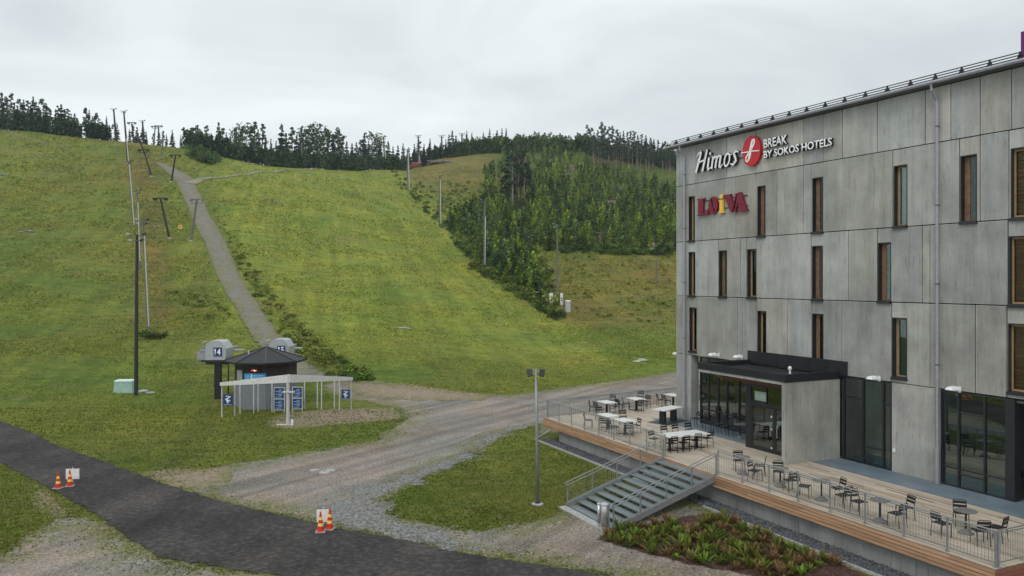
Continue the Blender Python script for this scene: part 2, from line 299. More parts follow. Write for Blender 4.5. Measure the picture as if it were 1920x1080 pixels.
# ------------------------------------------------------------------ mesh builder
class M:
    def __init__(s): s.v = []; s.f = []; s.c = []; s.cur = (.5, .5, .5)
    def add(s, vs, fs):
        o = len(s.v); s.v += [tuple(v) for v in vs]; s.f += [tuple(o+i for i in f) for f in fs]; s.c += [s.cur]*len(fs); return s
    def box(s, x0, x1, y0, y1, z0, z1):
        return s.add([(x0,y0,z0),(x1,y0,z0),(x1,y1,z0),(x0,y1,z0),(x0,y0,z1),(x1,y0,z1),(x1,y1,z1),(x0,y1,z1)],
                     [(0,3,2,1),(4,5,6,7),(0,1,5,4),(1,2,6,5),(2,3,7,6),(3,0,4,7)])
    def cbox(s, c, sz, rz=0, M4=None):
        cx, cy, cz = c; a, b, d = [q/2 for q in sz]; vs = [Vector((i*a, j*b, k*d)) for k in (-1, 1) for i, j in ((-1,-1),(1,-1),(1,1),(-1,1))]
        R = M4 or Matrix.Rotation(rz, 3, 'Z'); vs = [R@v+Vector(c) for v in vs]
        return s.add(vs, [(0,3,2,1),(4,5,6,7),(0,1,5,4),(1,2,6,5),(2,3,7,6),(3,0,4,7)])
    def bar(s, p, q, w, hgt):
        p = Vector(p); q = Vector(q); d = (q-p); ln = d.length; d.normalize(); up = Vector((0, 0, 1)) if abs(d.z) < .95 else Vector((0, 1, 0))
        x = d.cross(up).normalized(); y = x.cross(d); vs = []
        for e in (p, q):
            for i, j in ((-1,-1),(1,-1),(1,1),(-1,1)): vs.append(e+x*i*w/2+y*j*hgt/2)
        return s.add(vs, [(0,1,2,3),(7,6,5,4),(0,4,5,1),(1,5,6,2),(2,6,7,3),(3,7,4,0)])
    def tube(s, pts, r, n=8, cap=True):
        pts = [Vector(p) for p in pts]; rs = r if isinstance(r, (list, tuple)) else [r]*len(pts); rings = []; o = len(s.v); vs = []
        for i, p in enumerate(pts):
            d = (pts[min(i+1, len(pts)-1)]-pts[max(i-1, 0)]).normalized(); up = Vector((0, 0, 1)) if abs(d.z) < .9 else Vector((1, 0, 0))
            x = d.cross(up).normalized(); y = d.cross(x)
            for k in range(n): a = 2*math.pi*k/n; vs.append(p+(x*math.cos(a)+y*math.sin(a))*rs[i])
        fs = []
        for i in range(len(pts)-1):
            for k in range(n): a = i*n+k; b = i*n+(k+1) % n; fs.append((a, b, b+n, a+n))
        if cap: fs += [tuple(reversed(range(n))), tuple(range((len(pts)-1)*n, len(pts)*n))]
        return s.add(vs, fs)
    def lathe(s, c, prof, n=16):
        cx, cy, cz = c; vs = []; fs = []
        for r, z in prof:
            for k in range(n): a = 2*math.pi*k/n; vs.append((cx+r*math.cos(a), cy+r*math.sin(a), cz+z))
        for i in range(len(prof)-1):
            for k in range(n): a = i*n+k; b = i*n+(k+1) % n; fs.append((a, b, b+n, a+n))
        fs += [tuple(reversed(range(n))), tuple(range((len(prof)-1)*n, len(prof)*n))]
        return s.add(vs, fs)
    def prism(s, poly, y0, y1):                        # polygon in the x-z plane, thickness along y
        n = len(poly); vs = [(x, y0, z) for x, z in poly]+[(x, y1, z) for x, z in poly]
        return s.add(vs, [tuple(range(n)), tuple(reversed(range(n, 2*n)))]+[(i, i+n, (i+1) % n+n, (i+1) % n) for i in range(n)])
    def ribbon(s, pts, w, y0, y1):
        """stroke of changing width in the x-z plane, given thickness along y"""
        n = len(pts); Lf = []; R = []
        for i, (x, z) in enumerate(pts):
            a = pts[max(i-1, 0)]; b = pts[min(i+1, n-1)]; dx, dz = b[0]-a[0], b[1]-a[1]; l = math.hypot(dx, dz) or 1
            ww = (w[i] if isinstance(w, (list, tuple)) else w)/2; Lf.append((x-dz/l*ww, z+dx/l*ww)); R.append((x+dz/l*ww, z-dx/l*ww))
        for i in range(n-1): s.prism([Lf[i], Lf[i+1], R[i+1], R[i]], y0, y1)
        return s
    def build(s, name, mat, parent=None, smooth=False):
        me = bpy.data.meshes.new(name); me.from_pydata(s.v, [], s.f); me.update()
        at = me.attributes.new('col', 'FLOAT_COLOR', 'CORNER'); nl = [len(f) for f in s.f]
        arr = np.repeat(np.array([(*c[:3], 1.0) for c in s.c], dtype=np.float32), nl, axis=0)
        if len(arr): at.data.foreach_set('color', arr.ravel())
        if mat: me.materials.append(mat)
        if smooth: me.polygons.foreach_set('use_smooth', [True]*len(s.f))
        o = bpy.data.objects.new(name, me); COL.objects.link(o)
        if parent: o.parent = parent
        return o
def npmesh(name, V, Fq, C, mat):
    """fast mesh from arrays: V (n,3), Fq (m,k), C (m,3)"""
    me = bpy.data.meshes.new(name); m, k = Fq.shape
    me.vertices.add(len(V)); me.vertices.foreach_set('co', V.astype(np.float32).ravel())
    me.loops.add(m*k); me.loops.foreach_set('vertex_index', Fq.astype(np.int32).ravel())
    me.polygons.add(m); me.polygons.foreach_set('loop_start', np.arange(0, m*k, k, dtype=np.int32)); me.update(calc_edges=True); me.validate()
    if C is not None and len(me.polygons) == m:
        at = me.attributes.new('col', 'FLOAT_COLOR', 'CORNER'); cc = np.concatenate([C, np.ones((m, 1))], 1).astype(np.float32)
        at.data.foreach_set('color', np.repeat(cc, k, axis=0).ravel())
    me.materials.append(mat); return me
def tag(o, label=None, cat=None, group=None, kind=None):
    if label: o['label'] = label
    if cat: o['category'] = cat
    if group: o['group'] = group
    if kind: o['kind'] = kind
    return o
def thing(name, label, cat, loc=(0, 0, 0), rz=0, group=None):
    o = bpy.data.objects.new(name, None); COL.objects.link(o); o.location = loc; o.rotation_euler = (0, 0, rz); o.empty_display_size = .3
    if name == 'wall_lamp': o.scale = (.8, 1, .8)
    return tag(o, label, cat, group)
def dup(root, loc, rz=None, sc=None, label=None, group=None):
    def cp(o, par):
        c = o.copy(); COL.objects.link(c)
        if par: c.parent = par
        for ch in o.children: cp(ch, c)
        return c
    r = cp(root, None); r.location = loc
    if rz is not None: r.rotation_euler = (0, 0, rz)
    if sc is not None: r.scale = (sc, sc, sc) if isinstance(sc, (int, float)) else sc
    if label: r['label'] = label
    if group: r['group'] = group
    return r
# ------------------------------------------------------------------ regions drawn on the ground
def sdpoly(poly, x, y):
    """signed distance to a polygon, positive inside (arrays)"""
    d = np.full(x.shape, 1e9); ins = np.zeros(x.shape, bool); n = len(poly)
    for i in range(n):
        ax, ay = poly[i]; bx, by = poly[(i+1) % n]; ex, ey = bx-ax, by-ay
        t = np.clip(((x-ax)*ex+(y-ay)*ey)/(ex*ex+ey*ey+1e-12), 0, 1); d = np.minimum(d, np.hypot(x-ax-t*ex, y-ay-t*ey))
        c = ((ay > y) != (by > y)) & (x < (bx-ax)*(y-ay)/((by-ay) or 1e-12)+ax); ins ^= c
    return np.where(ins, d, -d)
G = lambda pts: [gp(*p) for p in pts]
ASPH = [(-80, 98)]+G([(0,790),(60,812),(110,838),(200,868),(310,910),(430,945),(560,975),(640,993),(740,1010),(860,1038),(1000,1058),(1150,1083)])+[(34, 11), (26, 4), (8, 18.5)]+G([(520,1080),(420,1066),(300,1045),(240,1010),(180,965),(100,920),(0,868)])+[(-80, 84)]
GRAV = G([(318,914),(430,945),(560,975),(640,993),(740,1010),(860,1038),(1000,1058),(1150,1083)])+[(22, 17), (22, 20)]+[tuple(L(22, -8.1)[:2]), tuple(L(-4.6, -8.1)[:2]), tuple(L(-4.6, 8)[:2]), (24, 62), (40, 66), (40, 76)]+G([(1400,686),(1265,700),(1060,727),(960,742),(850,737),(740,728),(640,726),(600,732),(640,748),(745,764),(758,785),(705,826),(560,850),(450,868),(350,886),(285,898)])
ISL = G([(1012,800),(900,848),(790,900),(712,940),(745,972),(870,992),(1000,978),(1078,954)])+[tuple(L(8.6, -8.1)[:2]), tuple(L(-2.9, -8.1)[:2])]
GRAV2 = G([(0,1036),(110,968),(180,966),(240,1010),(300,1045),(420,1066),(520,1082)])+[(8, 18.5), (0, 8), (-40, 8)]
COARSE = G([(590,980),(640,940),(720,905),(800,880),(905,838),(985,795),(1000,806),(900,848),(790,900),(712,938),(735,968),(790,985),(850,1005),(900,1035),(860,1036),(740,1008),(660,995)])
MUL = G([(1152,992),(1120,1012),(1200,1035),(1290,1058),(1420,1088)])+[tuple(L(21.5, -11)[:2]), tuple(L(27, -8.35)[:2]), tuple(L(13.6, -8.35)[:2])]
def gsd(x, y): return np.minimum(sdpoly(GRAV, x, y), -sdpoly(ISL, x, y))
def sheet(name, poly, mat, dz, step=.35, sdf=None, smooth=True):
    xs = [p[0] for p in poly]; ys = [p[1] for p in poly]; x0, x1, y0, y1 = min(xs)-1, max(xs)+1, min(ys)-1, max(ys)+1
    nx = int((x1-x0)/step)+1; ny = int((y1-y0)/step)+1
    X, Y = np.meshgrid(x0+np.arange(nx)*step, y0+np.arange(ny)*step)
    sd = sdf(X, Y) if sdf else sdpoly(poly, X, Y)
    Z = H(X, Y)+dz; idx = np.arange(nx*ny).reshape(ny, nx)
    Q = np.stack([idx[:-1, :-1], idx[:-1, 1:], idx[1:, 1:], idx[1:, :-1]], -1).reshape(-1, 4)
    s = sd.ravel(); keep = (s[Q].max(1) > -.9); Q = Q[keep]
    used = np.unique(Q); remap = -np.ones(nx*ny, int); remap[used] = np.arange(len(used))
    V = np.stack([X.ravel(), Y.ravel(), Z.ravel()], 1)[used]
    me = npmesh(name, V, remap[Q], None, mat); a = me.attributes.new('sd', 'FLOAT', 'POINT'); a.data.foreach_set('value', s[used].astype(np.float32))
    o = bpy.data.objects.new(name, me); COL.objects.link(o); o['kind'] = 'structure'; return o
# ------------------------------------------------------------------ the ground itself
def build_ground():
    px = np.arange(-1400, 3500, 9.0); Y = 2.0*np.exp(np.arange(0, 6.15, .0125)); PX, YY = np.meshgrid(px, Y)
    X = (PX-CXP)/F*np.maximum(YY, 25); Z = H(X, YY)
    ny, nx = X.shape; idx = np.arange(nx*ny).reshape(ny, nx)
    Q = np.stack([idx[:-1, :-1], idx[:-1, 1:], idx[1:, 1:], idx[1:, :-1]], -1).reshape(-1, 4)
    V = np.stack([X.ravel(), YY.ravel(), Z.ravel()], 1)
    pxx = PX; py = HZ-(Z-CZ)/YY*F
    near = 1-sst(58, 80, YY)
    brown = .10*near
    brown += .60*sst(60, 0, np.abs(pxx-(262+(py-262)*.10)))*sst(85, 110, YY)          # worn strip under the lift
    brown += .55*sst(985, 1060, pxx)*sst(440, 500, py)*(1-sst(600, 640, py))                 # brownish clearing
    brown += .6*sst(730, 800, pxx)*(1-sst(330, 400, py))*(1-sst(930, 1000, pxx))*sst(120, 180, YY)
    brown += .10*(1-sst(300, 330, pxx))*sst(80, 150, YY)
    mound = sst(380, 430, pxx)*(1-sst(0, 25, pxx-(725+(py-312)*1.13)))*sst(78, 100, YY)
    dk = sst(0, 30, pxx-(735+(py-312)*1.10))*sst(395, 440, py)*(1-sst(985, 1010, pxx))*sst(120, 140, YY)
    dk = np.maximum(dk, sst(880, 960, pxx)*(1-sst(455, 475, py))*sst(150, 175, YY))
    dk = np.maximum(dk, sst(300, 330, YY)*sst(420, 470, pxx)*(1-sst(700, 725, pxx)))
    u, v = (X-OX)*UX+(YY-OY)*UY, (X-OX)*VX+(YY-OY)*VY
    C = np.stack([np.clip(brown, 0, 1), np.clip(dk, 0, 1)*.9, np.clip(mound, 0, 1)*.85], -1).reshape(-1, 3)
    me = npmesh('ground', V, Q, None, meadow)
    a = me.attributes.new('col', 'FLOAT_COLOR', 'POINT'); a.data.foreach_set('color', np.concatenate([C, np.ones((len(C), 1))], 1).astype(np.float32).ravel())
    me.polygons.foreach_set('use_smooth', [True]*len(me.polygons))
    o = bpy.data.objects.new('ground', me); COL.objects.link(o); o['kind'] = 'structure'
build_ground()
sheet('gravel_road', GRAV, gravelm, .012, .4, gsd)
sheet('gravel_verge', COARSE, coarsem, .020, .35, lambda x, y: np.minimum(sdpoly(COARSE, x, y), np.minimum(gsd(x, y)+.1, 9)))
sheet('gravel_yard', GRAV2, gravelm, .012, .4)
sheet('asphalt_road', ASPH, asphaltm, .035, .4)
sheet('planting_bed', MUL, mulchm, .03, .3)
sheet('sandy_patch', G([(500,790),(540,772),(640,766),(745,764),(758,785),(700,792),(600,800),(540,806),(505,800)]), rubblem, .016, .3)
sheet('sandy_patch', G([(262,888),(300,880),(400,878),(440,870),(430,900),(380,920),(315,912)]), rubblem, .018, .3)
sheet('sandy_patch', G([(60,905),(100,925),(135,962),(110,975),(60,950)]), rubblem, .016, .3)
sheet('sandy_patch', G([(640,729),(780,731),(920,742),(900,752),(780,752),(680,745)]), rubblem, .018, .3)
def strip_poly(pts, w):
    P = [hit(*p) for p in pts]; l = []; r = []
    for i, p in enumerate(P):
        a = P[max(i-1, 0)]; b = P[min(i+1, len(P)-1)]; dx, dy = b.x-a.x, b.y-a.y; n = math.hypot(dx, dy); ww = (w[i] if isinstance(w, list) else w)/2
        l.append((p.x-dy/n*ww, p.y+dx/n*ww)); r.append((p.x+dy/n*ww, p.y-dx/n*ww))
    return l+r[::-1]
sheet('gravel_path', strip_poly([(590,712),(560,690),(500,636),(452,560),(420,495),(395,440),(372,395),(357,362),(345,338),(318,316),(296,305)], [2.8,2.9,3.0,3.2,3.5,3.8,3.8,4.0,4.6,3.4,2.4]), pathm, .10, .6)
sheet('dirt_track', strip_poly([(356,345),(385,335),(440,330),(520,322),(600,316),(700,313)], [3.5,2.2,1.6,1.5,1.5,1.4]), pathm2, .16, .8)
sheet('worn_trail', strip_poly([(10,245),(34,255),(80,268),(140,282)], .7), pathm2, .16, .8)
# ------------------------------------------------------------------ the hotel
hotel = thing('hotel_building', 'four storey grey concrete panel hotel with narrow upright windows beside the terrace', 'hotel', (OX, OY, 0), HROT)
Z0, Z1, Z2, Z3, Z4 = 5.55, 9.02, 12.25, 15.6, 18.0     # storey joints
def tone(k=1.0):
    a = random.uniform(.76, 1.12)*k; w = random.uniform(-.035, .045); return (.378*a*(1+w), .376*a, .350*a*(1-w))
WINR = {0: [(5.75, 8.35)], 1: [(9.02, 11.62)], 2: [(12.25, 14.9)]}
# windows: (left px, right px) per storey and what shows behind the glass
WROW = [
 (Z0, Z1, 5.78, 8.36, [(1292.6,1306.5,'clear'),(1420.3,1437,'curtain'),(1523,1544,'dark'),(1673,1701,'blue')], [1383,1392,1419,1477,1522,1579,1672,1744,1829,1888]),
 (Z1, Z2, 9.04, 11.62, [(1291.3,1303.8,'clear'),(1348,1363,'dark'),(1401,1418.5,'curtain'),(1522.4,1543,'brown'),(1646,1671,'dark')], [1347,1389,1400,1521,1591,1645,1730,1744,1890]),
 (Z2, Z3, 12.27, 14.9, [(1291.4,1303,'clear'),(1420,1435.5,'brown'),(1523,1543.5,'dark'),(1675.6,1701.5,'curtain'),(1800.6,1832,'dark')], [1380,1418,1457,1507,1521,1674,1799,1838,1892]),
 (Z3, Z4-.12, 0, 0, [], [1305,1363,1417,1506,1545,1580,1645,1735,1783,1838,1897]),
]
UEND = 44.0; TH = .34
big_windows = [(21.05, 24.6), ]                        # wide timber lined openings towards the near end
wallm = M()
wins = []
for ri, (za, zb, w0, w1, ws, joints) in enumerate(WROW):
    J = [0.0]+[fu(p) for p in joints]; u = J[-1]
    bigs = []
    if w1:
        s = fu([1890, 1891, 1895][ri]); bigs = [(s, s+3.4)]; J = [j for j in J if j <= s+.02]+[s+3.4]
    while J[-1]+2.6 < UEND: J.append(J[-1]+random.choice([2.2, 3.1, 3.8]))
    J.append(UEND)
    spans = [(fu(a), fu(b), k) for a, b, k in ws]+[(a, b, 'boards') for a, b in bigs]
    wins += [(a, b, w0, w1, k, ri) for a, b, k in spans]
    g = .022
    for a, b in zip(J[:-1], J[1:]):
        wallm.cur = tone(1.0 if ri != 3 else 1.04)
        a1, b1 = a+g, b-g; cuts = [a1]; inner = sorted([s for s in spans if s[0] < b1-.05 and s[1] > a1+.05])
        x = a1
        for s0, s1, k in inner:
            c0, c1 = max(s0, a1), min(s1, b1)
            if c0 > x: wallm.box(x, c0, 0, TH, za+g, zb-g)
            if w0 > za+g: wallm.box(c0, c1, 0, TH, za+g, w0)
            wallm.box(c0, c1, 0, TH, w1, zb-g); x = c1
        if x < b1: wallm.box(x, b1, 0, TH, za+g, zb-g)
        tc_ = wallm.cur; wallm.cur = (.50, .50, .47)     # bevel highlights painted as pale strips along the joints
        if not any(sp_[0] < a1+.03 < sp_[1] for sp_ in inner): wallm.box(a1, a1+.022, -.004, .02, za+g+.02, zb-g-.02)
        for c0, c1 in ([(a1+.023, b1)] if not inner else [(a1+.023, inner[0][0]-.03)]+[(p_[1]+.03, q_[0]-.03) for p_, q_ in zip(inner[:-1], inner[1:])]+[(inner[-1][1]+.03, b1)]):
            if c1-c0 > .1: wallm.box(c0, c1, -.004, .02, zb-g-.022, zb-g)
        wallm.cur = tuple(t_*.86 for t_ in tc_); fx = a1+random.uniform(.5, .8)*(b1-a1)
        if b1-a1 > 1.6 and not any(sp_[0]-.05 < fx < sp_[1]+.05 for sp_ in inner): wallm.box(fx, fx+.014, -.002, .02, za+g+.02, zb-g-.03)
        wallm.cur = tc_
# ground floor concrete: corner column, panel between the two shop windows
GX = [fu(1296), fu(1312), 12.4, fu(1571), fu(1672), fu(1753), fu(1764), fu(1888)]
wallm.cur = (.31, .312, .30)
wallm.box(0.0, GX[0], .0, .55, DZ-1.3, Z0-.012)
wallm.cur = (.36, .355, .33)
wallm.box(GX[4]+.01, GX[5], .0, TH, DZ-.2, Z0-.012)
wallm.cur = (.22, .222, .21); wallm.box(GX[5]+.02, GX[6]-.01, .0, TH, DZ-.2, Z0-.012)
# end, back and underside of the block
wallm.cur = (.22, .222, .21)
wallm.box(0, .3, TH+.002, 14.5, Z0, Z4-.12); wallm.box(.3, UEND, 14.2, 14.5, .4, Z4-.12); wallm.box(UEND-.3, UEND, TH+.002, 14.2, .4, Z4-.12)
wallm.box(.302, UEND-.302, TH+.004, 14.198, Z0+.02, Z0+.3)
wallm.build('wall', conc, hotel)
m = M(); m.cur = (.05, .05, .05)                       # dark joint backing and inner shell
for za, zb, w0, w1, ws, j in WROW:
    sp = sorted([(a, b) for a, b, c, d, k, r in wins if c == w0 and w1])
    x = .02
    for a, b in sp+[(UEND-.02, UEND-.02)]:
        if a > x: m.box(x, a, .03, .10, za+.014, zb-.02)
        x = b
m.build('joint_backing', charcoal, hotel)
m = M()
m.box(GX[1], UEND-.5, 9.0, 9.1, DZ, Z0); m.box(GX[1], UEND-.5, .1, 9.0, Z0-.16, Z0-.06)
m.build('inner_wall', simple('inner_grey', (.10, .10, .095), .8), hotel)
m = M(); m.box(GX[1]+.05, UEND-.5, .4, 8.99, DZ-.02, DZ+.02); m.build('inner_floor', simple('inner_floor', (.13, .11, .09), .4), hotel)
brownw = simple('brown_lining', (.19, .11, .06), .6, 0, .3, 7)
brownl = simple('light_lining', (.32, .21, .11), .6, 0, .2, 7)
darkroom = simple('dark_room', (.030, .034, .032), .8); blueroom = simple('dim_blue_room', (.07, .105, .105), .8)  # gloom of unlit rooms put into flat panel colours
greenroom = simple('pale_green_room', (.20, .27, .16), .8)  # green seen through the corner glass, painted on a flat panel
boardm = M
for (a, b, w0, w1, k, r) in wins:
    f = M(); t = .045; w = b-a
    f.box(a, a+t, -.006, .36, w0, w1); f.box(b-t, b, -.006, .36, w0, w1); f.box(a+t, b-t, -.006, .36, w1-t, w1); f.box(a+t, b-t, -.006, .36, w0, w0+t)
    fo = f.build('window', dark, hotel)
    DD = .22 if w < 1.6 else .16
    q = M(); iw = .05 if w < 1.6 else .07; lt = (.30 if k in ('brown', 'dark') else .12) if w < 1.6 else .0
    x0 = a+t; q.box(x0, x0+iw+lt*.6, DD-.02, DD+.03, w0+t, w1-t); q.box(b-t-iw, b-t, DD-.02, DD+.03, w0+t, w1-t); q.box(x0+iw+lt*.6, b-t-iw, DD-.02, DD+.03, w1-t-iw, w1-t); q.box(x0+iw+lt*.6, b-t-iw, DD-.02, DD+.03, w0+t, w0+t+iw)
    q.build('frame', brownw if k in ('brown', 'dark') else brownl, fo)
    g = M(); g.box(x0+iw+lt*.6, b-t-iw, DD, DD+.01, w0+t+iw, w1-t-iw); g.build('pane', pane if k != 'boards' else pane2, fo)
    s = M(); s.box(a-.02, b+.02, -.10, .0, w0-.09, w0+.0); s.box(a, b, -.08, -.007, w0+.001, w0+.03); s.build('sill', dark, fo)
    c = M()
    if k == 'curtain': c.box(x0, b-t, .30, .34, w0+t, w1-t); c.build('curtain', curtain, fo)
    elif k == 'blue': c.box(x0, b-t, .30, .34, w0+t, w1-t); c.build('curtain', blueroom, fo)  # no cloth here: dim room painted on a panel behind the glass
    elif k == 'clear': c.box(x0, b-t, .30, .34, w0+t, w1-t); c.build('curtain', greenroom, fo)  # no cloth here: lighter green room painted on a panel
    elif k == 'boards':
        n = 18; zz = (w1-w0-2*t)/n
        for i in range(n):
            kk = random.uniform(.8, 1.15); c.cur = (.30*kk, .175*kk, .08*kk); c.box(x0, b-t, .26, .32, w0+t+i*zz+.006, w0+t+(i+1)*zz-.006)
        c.cur = (.01, .01, .01); c.box(x0+.55, x0+.63, .245, .259, w0+1.55, w0+1.66)
        c.build('timber_lining', woodm, fo)
    else:
        c.box(x0, b-t, .30, .34, w0+t, w1-t); c.build('curtain', darkroom, fo)  # dark panel added in place of the shaded room, no cloth
        c = M(); c.box(x0+.14, x0+.26, .25, .29, w0+t, w1-t); c.build('side_board', brownw, fo)
# ground floor shop windows
def glazing(u0, u1, z0, z1, mull, trans, v=.0, mat=panedark, name='glazing'):
    f = M(); t = .07
    f.box(u0, u0+t, v, v+.14, z0, z1); f.box(u1-t, u1, v, v+.14, z0, z1); f.box(u0+t, u1-t, v, v+.14, z1-t, z1); f.box(u0+t, u1-t, v, v+.14, z0, z0+t)
    for a in mull: f.box(a-.035, a+.035, v, v+.14, z0+t, z1-t)
    for a, b, zz in trans: f.box(a, b, v+.01, v+.12, zz-.03, zz+.03)
    fo = f.build(name, dark, hotel)
    g = M(); g.box(u0+t, u1-t, v+.06, v+.075, z0+t, z1-t); g.build('pane', mat, fo); return fo
g1 = [fu(p, .05) for p in (1583, 1619, 1657)]
glazing(GX[3]+.02, GX[4], DZ+.0, Z0-.02, g1, [(g1[0], g1[1], 4.6), (g1[1], g1[2], 2.5), (g1[2], GX[4]-.1, 4.55)])
g2 = [fu(p, .05) for p in (1798, 1847)]
glazing(GX[6], GX[7], DZ+.0, Z0-.02, g2, [(g2[0], g2[1], 4.7), (GX[6]+.1, g2[0], 2.45), (g2[0], g2[1], 2.45), (g2[1], GX[7]-.1, 2.45), (g2[0]+.05, g2[1]-.05, 2.25)])
m = M(); m.box(GX[7]+.004, GX[7]+.30, -.02, .28, DZ, Z0-.02); m.build('corner_post', dark, hotel)
ret = M(); t = .07                                     # glass return wall beyond the corner post
ur = GX[7]+.30
for vv in (.28, 1.5, 3.2, 4.9): ret.box(ur-.14, ur-.01, vv+.002, vv+.08, DZ, Z0-.02)
for zz in (DZ, 2.45, Z0-.10): ret.box(ur-.12, ur-.03, .365, 4.898, zz+.002, zz+.07)
ro = ret.build('glazing', dark, hotel); g = M(); g.box(ur-.075, ur-.06, .37, 4.9, DZ+.08, Z0-.11); g.build('pane', panedark, ro)
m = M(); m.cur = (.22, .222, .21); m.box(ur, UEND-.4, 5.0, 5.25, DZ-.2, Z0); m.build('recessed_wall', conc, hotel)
curts = M()
for i in range(14):
    x = g1[0]+.05+i*.09; curts.cur = (.05, .07, .07); curts.tube([(x, .5, DZ+.1), (x, .5, Z0-.2)], .04, 6)
curts.build('drape', simple('dark_drape', (.05, .07, .068), .9), hotel)
# left glazing beside the entrance box
gl = [GX[1]+.75*i for i in (1.0, 2.1, 3.1, 4.4, 5.6, 7.0)]
glazing(GX[1], 8.72, DZ, Z0-.02, gl, [(GX[1], 8.6, 2.55)], mat=glass('clear_shop_glass', (.62, .74, .72), .14))
curts = M()
for i in range(30):
    if i % 7 < 4: curts.tube([(GX[1]+.3+i*.17, .7, DZ+.1), (GX[1]+.3+i*.17, .7, Z0-.3)], .055, 6)
curts.build('drape', simple('green_grey_drape', (.42, .50, .46), .9), hotel)
# entrance box: slab roof, side wall, lintel, doors
PV = -3.35; DV = -2.2; R0 = 6.34; R1 = 12.4
m = M(); m.cur = (.33, .325, .295); m.box(R1-.22, R1, PV, -.004, DZ-.1, 5.38); m.build('porch_wall', conc, hotel)
m = M(); m.cur = (.36, .36, .35); m.box(R0, R1-.222, PV, -.004, 5.26, 5.40); m.build('porch_slab', conc, hotel)
m = M(); m.box(R0-.04, R1+.04, PV-.04, PV+.16, 5.402, 5.74); m.box(R0-.04, R0+.16, PV+.162, -.004, 5.402, 5.74); m.box(R1-.16, R1+.04, PV+.162, -.004, 5.402, 5.74)
m.box(R0+.162, R1-.162, PV+.162, -.10, 5.402, 5.50)
n = 6
for i in range(n):
    a = R0-.04+(R1+.5-R0)*i/n; b = R0-.04+(R1+.5-R0)*(i+1)/n; m.box(a+.005, b-.005, -.09, -.012, 5.55 if i in (0,) else 5.55, 6.22)
m.build('porch_roof', roofing, hotel)
m = M(); m.lathe((10.9, -1.6, 5.5), [(.05, 0), (.05, .22), (.09, .24), (.09, .34), (.03, .40)], 10); m.build('roof_vent', white, hotel)
m = M(); m.cur = (.15, .062, .030); m.box(R0+.02, R1-.23, DV-.03, DV+.06, 4.90, 5.25); m.cur = (.11, .045, .025); m.box(R0+.02, R1-.23, DV+.062, -.01, 5.17, 5.25); m.build('lintel', woodm, hotel)
du = [fu(1398, DV), fu(1408, DV), fu(1436, DV), fu(1452, DV), R1-.23]
f = M()
f.box(du[0], du[1], DV, DV+.1, DZ, 4.89); f.box(du[-1]-.08, du[-1], DV, DV+.1, DZ, 4.89); f.box(du[1], du[-1]-.08, DV, DV+.1, 4.80, 4.89); f.box(du[1], du[-1]-.08, DV, DV+.1, 3.92, 4.02)
f.box(du[2]-.04, du[2]+.04, DV, DV+.1, 4.02, 4.80)
fo = f.build('door_frame', dark, hotel)
g = M(); g.box(du[1], du[-1]-.08, DV+.05, DV+.06, 4.021, 4.799); g.build('pane', panedark, fo)
m = M(); m.box(du[0], du[0]+.08, DV+.101, -.01, DZ, 5.16); m.build('porch_side', panedark, hotel)
mid = (du[1]+du[-1]-.08)/2
for a, b, hs in ((du[1]+.01, mid-.01, mid-.22), (mid+.01, du[-1]-.09, mid+.22)):
    d = M(); d.box(a, a+.09, DV+.01, DV+.07, DZ+.02, 3.91); d.box(b-.09, b, DV+.01, DV+.07, DZ+.02, 3.91); d.box(a+.09, b-.09, DV+.01, DV+.07, 3.80, 3.91); d.box(a+.09, b-.09, DV+.01, DV+.07, DZ+.02, DZ+.2)
    do = d.build('door', dark, hotel); g = M(); g.box(a+.09, b-.09, DV+.035, DV+.045, DZ+.2, 3.80); g.build('pane', panedark, do)
    k = M(); k.tube([(hs, DV-.05, 2.5), (hs, DV-.05, 3.1)], .018, 8); k.box(hs-.012, hs+.012, DV-.05, DV+.01, 2.55, 2.58); k.box(hs-.012, hs+.012, DV-.05, DV+.01, 3.02, 3.05); k.build('handle', steel, do)
    k = M()
    for zz in (1.95, 2.85, 3.45):
        k.lathe((0, 0, 0), [(.05, 0), (.05, .006)], 10)
        for i in range(-20, 0): x, y, z = k.v[i]; k.v[i] = (b-.2+x, DV+.028-z, zz+y)
    k.build('sticker', white, do)
# roof, gutter, snow guard, downpipes
m = M(); m.box(-.45, UEND+.4, -.42, 0.0, Z4-.11, Z4-.02); m.build('eave', zincdark, hotel)
m = M(); m.add([(-.45,-.45,Z4),(UEND+.4,-.45,Z4),(UEND+.4,7.2,Z4+1.7),(-.45,7.2,Z4+1.7),(UEND+.4,14.9,Z4),(-.45,14.9,Z4),(-.45,-.45,Z4-.019),(UEND+.4,-.45,Z4-.019),(UEND+.4,14.9,Z4-.019),(-.45,14.9,Z4-.019)],
  [(0,1,2,3),(3,2,4,5),(0,3,5,9,6),(1,7,8,4,2),(6,7,1,0),(5,4,8,9),(6,9,8,7)]); m.build('roof', roofing, hotel)
m = M(); m.tube([(-.45, -.50, Z4-.03), (UEND+.4, -.50, Z4-.03)], .075, 8); m.build('gutter', zinc, hotel)
m = M()
for i in range(int(UEND/1.15)):
    x = .1+i*1.15; m.add([(x, -.34, Z4+.02), (x+.04, -.34, Z4+.02), (x+.04, .12, Z4+.1), (x, .12, Z4+.1), (x, -.10, Z4+.42), (x+.04, -.10, Z4+.42)], [(0,1,5,4),(1,2,5),(2,3,4,5),(3,0,4),(0,3,2,1)])
for zz, vv in ((.14, -.26), (.26, -.19), (.38, -.13)): m.tube([(-.3, vv, Z4+zz), (UEND, vv, Z4+zz)], .022, 6)
m.build('snow_guard', black, hotel)
